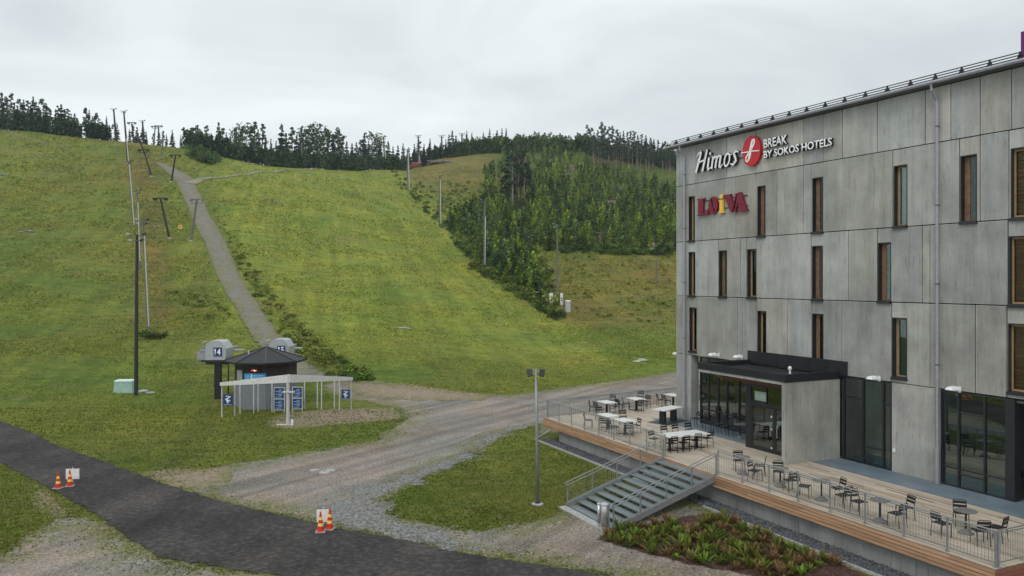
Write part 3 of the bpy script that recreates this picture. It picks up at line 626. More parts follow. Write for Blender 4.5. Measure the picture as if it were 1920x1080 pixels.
def downpipe(px, top=Z4-.1, bottom=DZ):
    u = fu(px, -.14); m = M(); m.tube([(u, -.50, top), (u, -.46, top-.22), (u, -.16, top-.62), (u, -.14, top-.9), (u, -.14, bottom+1.6)], .065, 10)
    o = m.build('downpipe', zinc, hotel); q = M(); q.tube([(u, -.14, bottom+1.601), (u, -.14, bottom+.0)], .085, 10); q.build('boot', zinc, o)
    q = M()
    for z in (6.5, 9.8, 13.0, 16.2):
        q = M(); q.lathe((u, -.14, z), [(.078, 0), (.078, .05)], 10); q.box(u-.02, u+.02, -.10, -.0, z+.01, z+.04); q.build('bracket', zincdark, o)
downpipe(1757); downpipe(1283)
m = M(); m.box(fu(1674)+.03, fu(1674)+.13, -.06, -.0, 2.55, 2.7); m.build('socket', white, hotel)
# lettering ----------------------------------------------------------
def textmesh(name, body, u0, u1, z0, z1, mat, parent, shear=0, bold=0, vfront=-.16, dep=.10, skew=0):
    cu = bpy.data.curves.new('lettering_curve', 'FONT'); cu.body = body; cu.size = 1; cu.shear = shear; cu.offset = bold; cu.resolution_u = 3
    ob = bpy.data.objects.new('tmp', cu); COL.objects.link(ob); bpy.context.view_layer.update()
    me = bpy.data.meshes.new_from_object(ob.evaluated_get(bpy.context.evaluated_depsgraph_get()))
    bpy.data.objects.remove(ob); bm = bmesh.new(); bm.from_mesh(me); bpy.data.meshes.remove(me)
    xs = [v.co.x for v in bm.verts]; ys = [v.co.y for v in bm.verts]; xa, xb, ya, yb = min(xs), max(xs), min(ys), max(ys)
    for v in bm.verts:
        a = (v.co.x-xa)/(xb-xa); c = (v.co.y-ya)/(yb-ya); v.co = Vector((u0+a*(u1-u0), vfront, z0+c*(z1-z0)))
    r = bmesh.ops.extrude_face_region(bm, geom=bm.faces[:]); 
    for e in r['geom']:
        if isinstance(e, bmesh.types.BMVert): e.co.y += dep
    bmesh.ops.recalc_face_normals(bm, faces=bm.faces); me = bpy.data.meshes.new(name); bm.to_mesh(me); bm.free(); me.materials.append(mat)
    o = bpy.data.objects.new(name, me); COL.objects.link(o); o.parent = parent; return o
hs = thing('hotel_sign', 'white and red raised lettering with a round red emblem high on the hotel front', 'sign', (OX, OY, 0), HROT)
ua, ub = fu(1311), fu(1391)
zb_ = (fz(1311, 322)+fz(1391, 311))/2
# brush script name, drawn as thick slanted strokes
def script(parent):
    m = M(); mb_ = M(); W_ = ub-ua; Hh = 1.05; z0 = zb_+.02; sh = .24
    def T(x, y): return (ua+W_*x+sh*y*Hh*.9, z0+y*Hh)
    def st(pts, w): m.ribbon([T(*p) for p in pts], w, -.24, -.222); mb_.ribbon([T(*p) for p in pts], [q+.02 for q in w] if isinstance(w, list) else w+.02, -.221, -.06)
    tk = .15
    st([(.0, -.02), (.03, .5), (.06, 1.0), (.055, 1.08)], [.13, tk, tk, .06]); st([(.16, -.02), (.18, .5), (.21, 1.12)], [.13, tk, .10])       # H
    st([(.02, .48), (.10, .54), (.20, .58)], .09); st([(-.03, .80), (.0, 1.0), (.06, 1.08)], [.05, .08, .06])
    st([(.28, .66), (.28, .15), (.30, .0), (.35, .12)], [.13, .14, .12, .05]); st([(.295, .80), (.297, .92)], .13)                     # i
    for x in (.38, .47, .56): st([(x, .66), (x, .02)], [.13, .13])                                                              # m
    st([(.38, .45), (.43, .66), (.47, .55)], [.06, .11, .10]); st([(.47, .45), (.52, .66), (.56, .55)], [.06, .11, .10]); st([(.56, .05), (.59, .0), (.63, .16)], [.11, .09, .05])
    oc = [(.72+.058*math.cos(a), .34+.32*math.sin(a)) for a in [i*math.pi/8 for i in range(17)]]; st(oc, .10)                       # o
    st([(.77, .60), (.82, .56)], .05)
    st([(.96, .62), (.90, .70), (.86, .58), (.90, .40), (.93, .20), (.88, .02), (.81, .10)], [.07, .09, .12, .13, .13, .10, .06])       # s
    m.build('lettering', signwhite, parent); mb_.build('letter_sides', charcoal, parent)
script(hs)
uc = fu(1414); zc = fz(1414, 284)+.02; rr = .80
m = M(); n = 40; m.prism([(uc+.86*rr*math.cos(2*math.pi*i/n), zc+rr*math.sin(2*math.pi*i/n)) for i in range(n)], -.20, -.05); m.build('emblem_disc', redm, hs)
m = M()
lp = [(-.32,-.50),(-.44,-.68),(-.62,-.60),(-.58,-.38),(-.34,-.18),(-.06,.02),(.22,.28),(.40,.52),(.34,.72),(.18,.70),(.06,.46),(-.04,.14),(-.12,-.20),(-.24,-.50),(-.42,-.68)]
m.ribbon([(uc+x*rr*.80, zc+z*rr) for x, z in lp], [.08,.09,.08,.08,.09,.10,.10,.10,.09,.10,.13,.16,.16,.13,.08], -.225, -.201)
m.ribbon([(uc-.95*rr, zc+.0), (uc-.3, zc-.03), (uc+.1, zc-.03), (uc+.78*rr, zc-.08)], [.05, .055, .055, .05], -.235, -.226); m.build('emblem_line', signwhite, hs)
textmesh('lettering', 'BREAK', fu(1437), fu(1481), fz(1437, 279), fz(1437, 263)+.02, signwhite, hs, bold=.018, vfront=-.20, dep=.02); textmesh('letter_sides', 'BREAK', fu(1437), fu(1481), fz(1437, 279), fz(1437, 263)+.02, charcoal, hs, bold=.03, vfront=-.179, dep=.12)
textmesh('lettering', 'BY SOKOS HOTELS', fu(1437), fu(1565), fz(1437, 298), fz(1437, 284), signwhite, hs, bold=.018, vfront=-.20, dep=.02); textmesh('letter_sides', 'BY SOKOS HOTELS', fu(1437), fu(1565), fz(1437, 298), fz(1437, 284), charcoal, hs, bold=.03, vfront=-.179, dep=.12)
m = M(); m.box(ua+.1, fu(1562), -.045, -.02, zb_+.35, zb_+.40); m.build('mounting_rail', charcoal, hs)
ls = thing('restaurant_sign', 'dark red serif letters with one yellow i on the wall below the big hotel lettering', 'sign', (OX, OY, 0), HROT)
uA, uB = fu(1311), fu(1405); zL = fz(1311, 403)-.06; hL = .98
def X(k): return uA+(uB-uA)*k
m = M(); y0, y1 = -.16, -.05
m.prism([(X(.02), zL), (X(.13), zL), (X(.13), zL+hL), (X(.02), zL+hL)], y0, y1); m.box(X(.0), X(.025), y0, y1, zL+hL-.07, zL+hL); m.box(X(.125), X(.16), y0, y1, zL+hL-.07, zL+hL)
m.box(X(.0), X(.025), y0, y1, zL, zL+.07); m.prism([(X(.125), zL), (X(.23), zL), (X(.25), zL+.38), (X(.235), zL+.38), (X(.19), zL+.12), (X(.125), zL+.07)], y0, y1)
cx, cz_ = X(.335), zL+hL/2; N = 28
for i in range(N):                                      # O: thick on the outer flanks, thin on a tilted axis
    a, b = 2*math.pi*i/N, 2*math.pi*(i+1)/N; pts = []
    for q, rr2 in ((a, 1), (b, 1), (b, 0), (a, 0)):
        if rr2: pts.append((cx+.40*math.cos(q), cz_+.50*math.sin(q)))
        else: ii = (.10*math.cos(q), .47*math.sin(q)); t_ = .45; pts.append((cx+ii[0]*math.cos(t_)-ii[1]*math.sin(t_)*.8, cz_+ii[1]*math.cos(t_)+ii[0]*math.sin(t_)))
    m.prism(pts, y0, y1)
yy = (y0, y1)
m.prism([(X(.555), zL+hL), (X(.675), zL+hL), (X(.745), zL+.34), (X(.715), zL), (X(.69), zL)], *yy); m.box(X(.545), X(.70), y0-.002, y1, zL+hL-.05, zL+hL+.01)
m.prism([(X(.785), zL+hL), (X(.805), zL+hL), (X(.728), zL+.14), (X(.712), zL+.02)], y0-.004, y1); m.box(X(.765), X(.825), y0-.004, y1, zL+hL-.05, zL+hL+.0)
m.prism([(X(.835), zL+hL+.04), (X(.885), zL+hL+.04), (X(.995), zL), (X(.865), zL), (X(.80), zL+.70)], y0-.006, y1); m.box(X(.85), X(1.01), y0-.008, y1, zL-.02, zL+.05)
m.prism([(X(.83), zL+hL-.08), (X(.838), zL+hL-.22), (X(.782), zL), (X(.762), zL)], y0-.010, y1); m.box(X(.74), X(.81), y0-.012, y1, zL-.02, zL+.04); m.box(X(.80), X(.88), y0-.014, y1, zL+.28, zL+.34)
m.build('lettering', maroon, ls)
m = M(); m.box(X(.475), X(.535), y0-.02, y1, zL, zL+.74); m.box(X(.455), X(.48), y0-.02, y1, zL+.68, zL+.74); m.box(X(.455), X(.555), y0-.021, y1, zL, zL+.06)
m.prism([(X(.505)+.14*math.cos(i*.7854), zL+.92+.13*math.sin(i*.7854)) for i in range(8)], y0-.02, y1); m.build('letter_i', yellow, ls)
m = M()
for zz in (.25, .8): m.box(X(.03), X(.98), -.045, -.02, zL+zz, zL+zz+.04)
m.build('mounting_rail', charcoal, ls)
us = fu(1914, .3); zs0 = fz(1914, 106, .3); zs1 = fz(1914, 60, .3); o = thing('roof_sign', 'dark purple sign panel standing on the hotel roof at the right edge', 'sign', L(us, .3, Z4+.1), HROT)
m = M(); m.box(0, 3.4, 0, .18, zs0-Z4-.1, zs1-Z4-.1); m.build('panel', purple, o)
for xx in (.3, 2.6): m = M(); m.box(xx, xx+.08, .19, .27, -.03, zs1-Z4-.2); m.build('post', black, o)
# ------------------------------------------------------------------ wall lamps
def wall_lamp(px, py, label, v=0.0, arm=.35):
    u = fu(px, v-.3); z = fz(px, py, v-.3); o = thing('wall_lamp', label, 'lamp', L(u, v, z), HROT, 'white lamps along the hotel front')
    m = M(); m.box(-.05, .05, -arm+.02, -.005, -.12, -.04); m.box(-.08, .08, -.03, -.004, -.2, .1); m.build('bracket', white, o)
    m = M(); m.add([(-.22,-arm-.30,-.04),(.22,-arm-.30,-.04),(.22,-arm+.12,-.04),(-.22,-arm+.12,-.04),(-.14,-arm-.24,.10),(.14,-arm-.24,.10),(.14,-arm+.06,.13),(-.14,-arm+.06,.13)],
      [(0,3,2,1),(4,5,6,7),(0,1,5,4),(1,2,6,5),(2,3,7,6),(3,0,4,7)]); m.build('housing', white, o)
wall_lamp(1340, 665, 'white lamp on the hotel wall just left of the black porch roof')
wall_lamp(1383, 669, 'white lamp partly hidden behind the black porch roof edge', arm=.2)
wall_lamp(1640, 709, 'white lamp above the dark glazing right of the porch')
wall_lamp(1790, 729, 'white lamp above the large windows right of the long downpipe')
o = thing('wall_lamp', 'white lamp sticking out left from the hotel corner column', 'lamp', L(0, .2, fz(1262, 664)), HROT, 'white lamps along the hotel front')
m = M(); m.box(-.25, -.004, -.05, .05, -.10, -.03); m.build('bracket', white, o); m = M(); m.box(-.55, -.1, -.16, .14, -.03, .09); m.box(-.50, -.15, -.12, .10, .091, .13); m.build('housing', white, o)
o = thing('entrance_sign', 'small pale green framed sign inside the glass over the entrance doors', 'sign', L(fu(1416, DV), DV-.03, 4.12), HROT)
m = M(); m.box(0, .78, 0, .02, 0, .44); m.build('board', simple('pale_green_board', (.33, .42, .36), .5), o); m = M(); m.box(.08, .70, -.006, -.001, .12, .32); m.build('face', simple('pale_face', (.42, .52, .47), .5), o)
# ------------------------------------------------------------------ terrace
DE = -7.33; DL = (-3.1, -7.33); DLb = (-4.7, 5.5); DR = 24.7; PS = -1.82
deck = thing('terrace_deck', 'raised timber terrace with board skirt on a concrete base in front of the hotel', 'terrace', (OX, OY, 0), HROT)
def ledge(v): return DL[0]+(DLb[0]-DL[0])*(v-DL[1])/(DLb[1]-DL[1])
m = M(); v = DE
while v < 5.4:
    x = ledge(v); w = .142; xe = DR if v < PS-.1 else -.02
    while x < xe-.05:
        ln = random.uniform(3.0, 4.8); b = min(x+ln, xe)
        k = random.uniform(.84, 1.12); c = (.46*k, .39*k, .31*k)
        if random.random() < .06: c = (.36*k, .28*k, .20*k)
        m.cur = c; m.box(x, b-.005, v+.003, v+w-.005, DZ-.03, DZ); x = b
    v += w
for a, b, vv in ((14.0, 17.2, -3.6), (14.8, 16.6, -3.3), (16.5, 20.2, -2.5), (17.2, 19.3, -2.78), (13.0, 14.2, -2.6), (4.0, 6.0, -2.5), (4.6, 7.2, -3.0), (21.5, 24, -2.4), (1.5, 4, -3.2), (18.0, 20.6, -6.7), (20.5, 22.6, -6.9)):
    m.cur = (.09, .065, .05); m.box(a, b, vv, vv+.05, DZ+.001, DZ+.006)
m.build('planking', woodm, deck)
m = M(); m.box(-.02, DR, PS+.01, 5, DZ-.05, DZ+.004); m.build('paving', pavem, deck)
m = M()
for i in range(4):
    za = DZ-.035-.122*(i+1)
    x = DL[0]
    while x < DR-.1:
        b = min(x+random.uniform(2.5, 4.5), DR); k = random.uniform(.8, 1.15); m.cur = (.44*k, .265*k, .155*k); m.box(x, b-.006, DE-.045, DE-.012, za+.010, za+.112); x = b
    m.cur = (.15, .065, .05); k = random.uniform(.85, 1.1); m.cur = (.26*k, .11*k, .075*k); m.box(DR+.01, DR+.043, DE-.04, 3, za+.004, za+.116)
m.cur = (.06, .035, .02); m.box(DL[0], DR, DE-.01, DE+.04, DZ-.54, DZ-.032)
m.build('skirt', woodm, deck)
m = M(); m.add([(DL[0]-.03, DE-.04, DZ-.54), (DL[0]-.03, DE-.04, DZ-.02), (DLb[0]-.03, DLb[1], DZ-.02), (DLb[0]-.03, DLb[1], DZ-.54), (DL[0]-.06, DE-.04, DZ-.54), (DL[0]-.06, DE-.04, DZ-.02), (DLb[0]-.06, DLb[1], DZ-.02), (DLb[0]-.06, DLb[1], DZ-.54)], [(0,1,2,3),(7,6,5,4),(0,4,5,1),(1,5,6,2),(2,6,7,3),(3,7,4,0)]); m.cur = (.4, .24, .13); m.c = [m.cur]*6; m.build('end_skirt', woodm, deck)
m = M(); x = -1.8
while x < DR-.2:
    b = min(x+random.choice([2.4, 3.0]), DR-.1); k = random.uniform(.88, 1.08); m.cur = (.26*k, .265*k, .25*k); m.box(x+.006, b-.006, -7.08, -6.8, -.4, DZ-.55); x = b
m.cur = (.2, .2, .19); m.box(DR-.35, DR-.1, -6.79, 3, -.4, DZ-.55)
m.build('base_wall', conc, deck)
m = M(); m.cur = (.1, .08, .06)
for vv in (-5.5, -3, 0, 3): m.box(-3.3, 24.4, vv, vv+.1, DZ-.25, DZ-.04)
m.build('joist', woodm, deck)
# dark drainage stones in front of the base, edged by a thin kerb
m = M(); ss = np.random.RandomState(3)
for i in range(5200):
    u = ss.uniform(-2.7, 25.5); vv = ss.uniform(-8.02, -7.1); p = L(u, vv); r = ss.uniform(.04, .085); k = ss.uniform(.5, 1.4); m.cur = (.085*k, .09*k, .10*k)
    z = h(p.x, p.y)+.01; a = ss.uniform(0, 6.28); pts = [(p.x+r*math.cos(a+q*1.2566)*ss.uniform(.7, 1.2), p.y+r*math.sin(a+q*1.2566)*ss.uniform(.7, 1.2), z) for q in range(5)]
    m.add(pts+[(p.x, p.y, z+r*.9)], [(q, (q+1) % 5, 5) for q in range(5)])
tag(m.build('drain_stones', stonem), kind='stuff')['label'] = 'dark rounded drainage stones along the foot of the terrace wall'
m = M(); m.cur = (.05, .052, .056)
for i in range(60):
    u = -2.8+i*.475; a, b = L(u, -8.05), L(u+.475, -8.05); c, d = L(u+.475, -7.0), L(u, -7.0)
    m.add([(p.x, p.y, h(p.x, p.y)+.016) for p in (a, b, c, d)], [(0, 1, 2, 3)])
tag(m.build('drain_bed', stonem), kind='structure')
def kerb(label, pts, w=.06, col=(.36, .36, .34), hh=.12):
    m = M(); m.cur = col
    for (a, b) in zip(pts[:-1], pts[1:]):
        n = max(1, int((Vector(b)-Vector(a)).length/1.2))
        for i in range(n):
            p = Vector(a).lerp(Vector(b), i/n); q = Vector(a).lerp(Vector(b), (i+1)/n); p.z = h(p.x, p.y)+.03; q.z = h(q.x, q.y)+.03; m.bar(p, q, w, hh)
    tag(m.build('garden_edging', stonem), label, 'edging')
kerb('thin pale edging strip round the drainage stones left of the steps', [L(-4.9, -6.0), L(-2.9, -8.1), L(8.7, -8.1)])
kerb('thin pale edging strip between the plant bed and the drainage stones', [L(12.6, -8.1), L(25.5, -8.1)])
# ------------------------------------------------------------------ railings
galv = simple('galvanised_rail', (.27, .28, .28), .45, .35, .12, 8)
def railing(name, label, pts, step=1.55, hh=1.05, bars=.105, group='terrace railings'):
    o = thing(name, label, 'railing', pts[0], 0, group); P0 = Vector(pts[0]); P = [Vector(p)-P0 for p in pts]
    hr = M(); up = Vector((0, 0, 1))
    for a, b in zip(P[:-1], P[1:]):
        hr.tube([a+up*hh, b+up*hh], .024, 8); hr.bar(a+up*.12, b+up*.12, .012, .03); hr.bar(a+up*(hh-.08), b+up*(hh-.08), .012, .03)
    hr.build('handrail', galv, o)
    for si, (a, b) in enumerate(zip(P[:-1], P[1:])):
        n = max(1, round((b-a).length/step))
        for i in range(n+1):
            if i == 0 and si > 0: continue
            p = a.lerp(b, i/n); q = M(); q.bar(p, p+up*(hh-.02), .05, .05); q.box(p.x-.06, p.x+.06, p.y-.06, p.y+.06, p.z, p.z+.012); q.build('post', galv, o)
        for i in range(n):
            p = a.lerp(b, i/n); q = a.lerp(b, (i+1)/n); br = M(); k = max(1, int((q-p).length/bars))
            for j in range(1, k): c = p.lerp(q, j/k); br.bar(c+up*.13, c+up*(hh-.09), .010, .010)
            br.build('bar_panel', galv, o)
    return o
ED = DE+.10; STL, STR = 8.76, 12.5
railing('railing', 'metal bar railing along the front terrace edge left of the steps', [L(DL[0]+.08, ED, DZ), L(STL, ED, DZ)], group=None)
railing('railing', 'metal bar railing round the far left end of the terrace', [L(DL[0]+.08, ED+.05, DZ), L(DLb[0]+.12, 5.4, DZ)], group=None)
railing('railing', 'long metal bar railing along the front terrace edge right of the steps', [L(STR, ED, DZ), L(DR-.08, ED, DZ), ], group=None)
railing('railing', 'metal bar railing turning away at the near right end of the terrace', [L(DR-.08, ED+.12, DZ), L(DR-.08, -1, DZ)], group=None)
# ------------------------------------------------------------------ steps
st = thing('metal_staircase', 'wide galvanised grating steps with railings leading up to the terrace', 'staircase', L(0, 0, 0), HROT)
galvd = simple('grating', (.20, .235, .245), .5, .4, .2, 30); VB = -12.45
n = 11; run = (DE-.05-VB)/n; rise = (DZ-.05)/n
for i in range(n):
    vb = DE-.05-(i+1)*run; z = DZ-.02-rise*(i+.0)-.10; m = M()
    for k in range(9): a = STL+.06+(STR-STL-.12)*k/9; m.box(a+.004, a+(STR-STL-.12)/9-.004, vb+.03, vb+run-.015, z-.035, z)
    m.box(STL+.06, STR-.06, vb+.0, vb+.028, z-.04, z+.004); m.build('tread', galvd, st)
def zat(v): return .05+(DZ-.14-.05)*(v-VB)/(DE-.05-VB)
for u in (STL, STR):
    m = M(); m.bar((u, VB-.05, zat(VB)), (u, DE-.05, zat(DE-.05)), .05, .26); m.build('stringer', galv, st)
    hr = M()
    for hh in (1.04, .90): hr.tube([(u, VB-.05, zat(VB)+hh), (u, DE+.0, zat(DE)+hh+.04)], .024, 8)
    hr.tube([(u, VB-.05, zat(VB)+1.04), (u, VB-.12, zat(VB)+.97), (u, VB-.05, zat(VB)+.90)], .024, 8)
    hr.bar((u, VB-.02, zat(VB)+.19), (u, DE, zat(DE)+.19), .02, .03); hr.build('handrail', galv, st)
    for i in range(5):
        v = VB+(DE-VB)*i/4; q = M(); q.bar((u, v, zat(v)), (u, v, zat(v)+1.0), .045, .045); q.build('post', galv, st)
    br = M(); k = 46
    for j in range(1, k): v = VB+(DE-VB)*j/k; br.bar((u, v, zat(v)+.19), (u, v, zat(v)+.88), .009, .009)
    br.build('bar_panel', galv, st)
m = M(); m.box(STL-.1, STR+.1, VB-.42, VB-.03, .0, .05); m.box(STR+.0, STR+.3, VB-.1, VB+.6, -.1, .06); m.build('footing', concl, st)
p = gp(1141, 983, 0.1)
o = thing('litter_bin', 'silver cylindrical litter bin at the foot of the metal steps', 'bin', (*L(STR-.22, VB-.28)[:2], .05), 0)
m = M(); m.lathe((0, 0, .12), [(.15, 0), (.15, .82), (.13, .84)], 18); m.build('drum', steel, o, True); m = M(); m.lathe((0, 0, .97), [(.165, 0), (.165, .05), (.10, .08)], 18); m.build('lid', greyp, o); m = M(); m.box(.15, .20, -.03, .03, 0, 1.05); m.build('post', galv, o)
o = thing('ashtray', 'slim silver ashtray tube just left of the litter bin at the steps', 'ashtray', (*L(STR-.62, VB-.30)[:2], .05), 0)
m = M(); m.lathe((0, 0, .15), [(.07, 0), (.07, .75)], 14); m.build('tube', steel, o, True); m = M(); m.lathe((0, 0, .902), [(.08, 0), (.08, .04), (.03, .06)], 14); m.build('lid', greyp, o); m = M(); m.box(-.02, .02, -.02, .02, 0, .149); m.build('post', galv, o)
# ------------------------------------------------------------------ terrace furniture
def make_chair():
    o = thing('terrace_chair', 'x', 'chair'); r = .014
    for sx in (-1, 1):
        m = M(); m.tube([(sx*.20, -.21, 0), (sx*.195, -.20, .44)], r, 6); m.build('leg', black, o)
        m = M(); m.tube([(sx*.20, .24, 0), (sx*.195, .19, .44)], r, 6); m.build('leg', black, o)
    m = M()
    for i in range(5): y = -.20+i*.085; m.box(-.21, .21, y, y+.068, .44, .458)
    m.box(-.21, -.19, -.2, .2, .424, .4395); m.box(.19, .21, -.2, .2, .424, .4395); m.build('seat', black, o)
    m = M(); m.tube([(-.20, .19, .45), (-.20, .26, .78), (-.17, .27, .82), (.17, .27, .82), (.20, .26, .78), (.20, .19, .45)], r, 6)
    for z in (.57, .69): m.box(-.20, .20, .215+(z-.57)*.2, .232+(z-.57)*.2, z, z+.085)
    m.build('backrest', black, o); return o
def make_rect(w, d, name='terrace_table'):
    o = thing(name, 'x', 'table'); m = M(); m.box(-w/2, w/2, -d/2, d/2, .72, .745); m.build('tabletop', tabletop, o)
    m = M(); m.box(-.05, .05, -.05, .05, .03, .719); m.build('pedestal', black, o); m = M(); m.bar((-.30, -.30, .02), (.30, .30, .02), .06, .03); m.bar((-.30, .30, .0201), (.30, -.30, .0201), .06, .03); m.build('foot', black, o); return o
def make_round():
    o = thing('bistro_table', 'x', 'table'); m = M(); m.lathe((0, 0, .72), [(.33, 0), (.34, .012), (.33, .025)], 24); m.build('tabletop', greytop, o)
    m = M(); m.lathe((0, 0, .03), [(.035, 0), (.03, .69)], 10); m.build('pedestal', black, o); m = M(); m.lathe((0, 0, 0), [(.24, 0), (.24, .02), (.12, .10), (.05, .16)], 20); m.build('foot', greytop, o); return o
chair0 = make_chair(); rect0 = make_rect(1.2, .8); round0 = make_round(); used = {}
def put(proto, key, loc, rz, label, group):
    if key not in used: used[key] = 1; o = proto; o.location = loc; o.rotation_euler = (0, 0, rz); o['label'] = label; o['group'] = group; return o
    return dup(proto, loc, rz, None, label, group)
def dk(px, py, z): x, y = gp(px, py, DZ+z); return Vector((x, y, DZ+.001))
def table(kind, px, py, label, base=False, adj=(0, 0), rz=0):
    p = dk(px, py, 0 if base else .745); u, v = toUV(p.x, p.y); q = L(u+adj[0], v+adj[1], DZ+.006)
    put(rect0 if kind == 'r' else round0, kind, q, HROT+rz, label, 'white rectangular terrace tables' if kind == 'r' else 'round grey bistro tables by the railing'); return q
def chair(px, py, tgt, label, group, back=None):
    p = dk(px, py, .45); p.z = DZ+.006; d = (tgt-p) if back is None else back
    if back is None and d.length < .62: p = tgt-d.normalized()*.62; p.z = DZ+.006
    rz = math.atan2(d.y, d.x)+math.pi/2
    put(chair0, 'c', p, rz+random.uniform(-.08, .08), label, group)
gA = 'black chairs on the far upper terrace'; gB = 'black chairs at the long white table'; gC = 'black chairs around the round tables by the railing'; gD = 'black chairs lined up by the glass front'
T1 = table('r', 1132, 752, 'white table nearest the far left railing corner', adj=(.35, 0)); T2 = table('r', 1187, 746, 'white table in the far row, second from the left railing corner', adj=(.35, 0))
T3 = table('r', 1140, 778, 'white table near the front terrace edge with a chair at its left end'); T4 = table('r', 1172, 788, 'white table just right of and nearer than the leftmost front table')
T5 = table('r', 1253, 737, 'farthest white table, cut off behind the hotel corner column', adj=(.8, -.2))
table_l = [(1262, 815), (1287, 812.5), (1314, 811)]; 
p0 = dk(1287, 812.5, .745); du_ = toUV(p0.x, p0.y); TL = []
for i, (dv, lb) in enumerate(((-1.0, 'left section of the long white table near the top of the steps'), (-.19, 'middle section of the long white table near the top of the steps'), (.62, 'right section of the long white table near the top of the steps'))):
    q = L(du_[0], du_[1]+dv, DZ+.006); put(rect0, 'r', q, HROT, lb, 'white rectangular terrace tables'); TL.append(q)
for i, (a, b, t, lb) in enumerate([
 (1103, 787, T3, 'black chair at the left end of the front left table, facing right'), (1112, 762, T1, 'black chair left of the far left table, outermost of two'), (1122, 764, T1, 'black chair left of the far left table, inner of two'),
 (1152, 761, T1, 'black chair right of the far left table'), (1148, 750, T1, 'black chair behind the far left table against the far railing'), (1163, 758, T2, 'black chair left of the second far table'),
 (1177, 756, T2, 'black chair in front of the second far table, left one'), (1199, 759, T2, 'black chair in front of the second far table, right one'), (1201, 743, T2, 'black chair behind the second far table'), (1211, 752, T2, 'black chair at the right end of the second far table'),
 (1124, 775, T3, 'black chair behind the front left table'), (1132, 793, T3, 'black chair in front of the front left table'), (1168, 781, T4, 'black chair behind the table second from the front left'),
 (1158, 799, T4, 'black chair at the near left of the table second from the front left'), (1176, 801, T4, 'black chair in front of the table second from the front left'), (1190, 797, T4, 'black chair at the right end of the table second from the front left'),
 (1239, 749, T5, 'black chair left of the farthest table by the column, outer one'), (1251, 750, T5, 'black chair left of the farthest table by the column, inner one')]):
    chair(a, b, t, lb, gA)
ud = Vector((UX, UY, 0))
for a, b, s, lb in [(1250, 812, 1, 'leftmost black chair on the far side of the long table'), (1271, 809.5, 1, 'middle black chair on the far side of the long table'), (1295, 806, 1, 'rightmost black chair on the far side of the long table'),
 (1259, 831, -1, 'leftmost black chair on the near side of the long table'), (1281, 829.5, -1, 'second black chair from the left on the near side of the long table'), (1304, 825, -1, 'third black chair from the left on the near side of the long table'), (1326, 821, -1, 'rightmost black chair on the near side of the long table')]:
    chair(a, b, None, lb, gB, ud*s)
chair(1228, 822, TL[0], 'black chair at the left head of the long table', gB)
for i, (a, b) in enumerate([(1304, 784), (1318, 787.5), (1333, 791), (1348, 794.5), (1363, 798.5), (1377, 803)]):
    chair(a, b, None, ['leftmost', 'second', 'third', 'fourth', 'fifth', 'rightmost'][i]+' black chair of the row against the glass front'+('' if i in (0, 5) else ', counted from the left'), gD, -Vector((VX, VY, 0)))
R1t = table('o', 1392, 889, 'round grey table near the top of the steps', True); R2t = table('o', 1463, 912, 'round grey table in front of the concrete porch wall', True)
R3t = table('o', 1540, 938, 'round grey table third from the steps', True); R4t = table('o', 1650, 978, 'round grey table fourth from the steps', True); R5t = table('o', 1811, 1000, 'round grey table nearest the right end of the railing', True)
table('o', 1388, 822, 'round grey table just left of the entrance doors', True)
for a, b, t, lb in [(1386, 863, R1t, 'black chair behind the round table nearest the steps'), (1416, 882, R2t, 'black chair facing right between the first two round tables'), (1424, 872, R1t, 'black chair facing left between the first two round tables'),
 (1460, 884, R2t, 'black chair in front of the porch wall facing the railing'), (1482, 900, R2t, 'black chair right of the round table before the porch wall'), (1510, 911, R3t, 'black chair left of the third round table, facing right'),
 (1563, 915, R3t, 'black chair behind the third round table'), (1581, 928, R3t, 'black chair facing left, right of the third round table'), (1611, 940, R4t, 'black chair left of the fourth round table'),
 (1697, 950, R4t, 'black chair behind and right of the fourth round table'), (1682, 962, R4t, 'black chair close beside the fourth round table on the right'), (1765, 980, R5t, 'black chair left of the nearest round table, facing right'),
 (1802, 961, R5t, 'black chair behind the nearest round table'), (1838, 994, R5t, 'black chair at the railing right of the nearest round table'), (1870, 988, R5t, 'rightmost black chair on the terrace, facing left')]:
    chair(a, b, t, lb, gC)
o = thing('block_table', 'white topped table on two thick black legs before the corner column', 'table', (*L(1.15, -1.45)[:2], DZ+.006), HROT+.35)
m = M(); m.box(-.45, .45, -1.0, 1.0, .74, .79); m.build('tabletop', tabletop, o)
for y in (-.55, .55): m = M(); m.box(-.18, .18, y-.09, y+.09, .01, .739); m.build('leg', black, o)
m = M(); m.box(-.7, .7, -1.1, 1.1, .0, .008); m.build('mat', charcoal, o)
# ------------------------------------------------------------------ street lamp on the grass island
p = hit(1008, 949); o = thing('street_lamp', 'grey lamp post with two black floodlights on the grass before the terrace', 'street lamp', p)
m = M(); m.tube([(0, 0, .1), (-.03, 0, 3.0), (-.08, 0, 6.0)], [.075, .065, .05], 12); m.build('pole', galv, o, True)
m = M(); m.lathe((0, 0, -.05), [(.26, 0), (.26, .11), (.18, .14)], 16); m.build('base', concl, o); m = M(); m.lathe((0, 0, .091), [(.14, 0), (.14, .03), (.09, .05)], 12); m.build('flange', charcoal, o)
m = M(); m.bar((-.32, 0, 5.98), (.18, 0, 5.98), .05, .05); m.build('crossarm', galv, o)
for s in (-1, 1): m = M(); m.cbox((-.08+s*.27, -.04, 5.86), (.24, .20, .30), M4=Matrix.Rotation(s*.18, 3, 'Y')@Matrix.Rotation(-.3, 3, 'X')); m.build('floodlight', black, o)
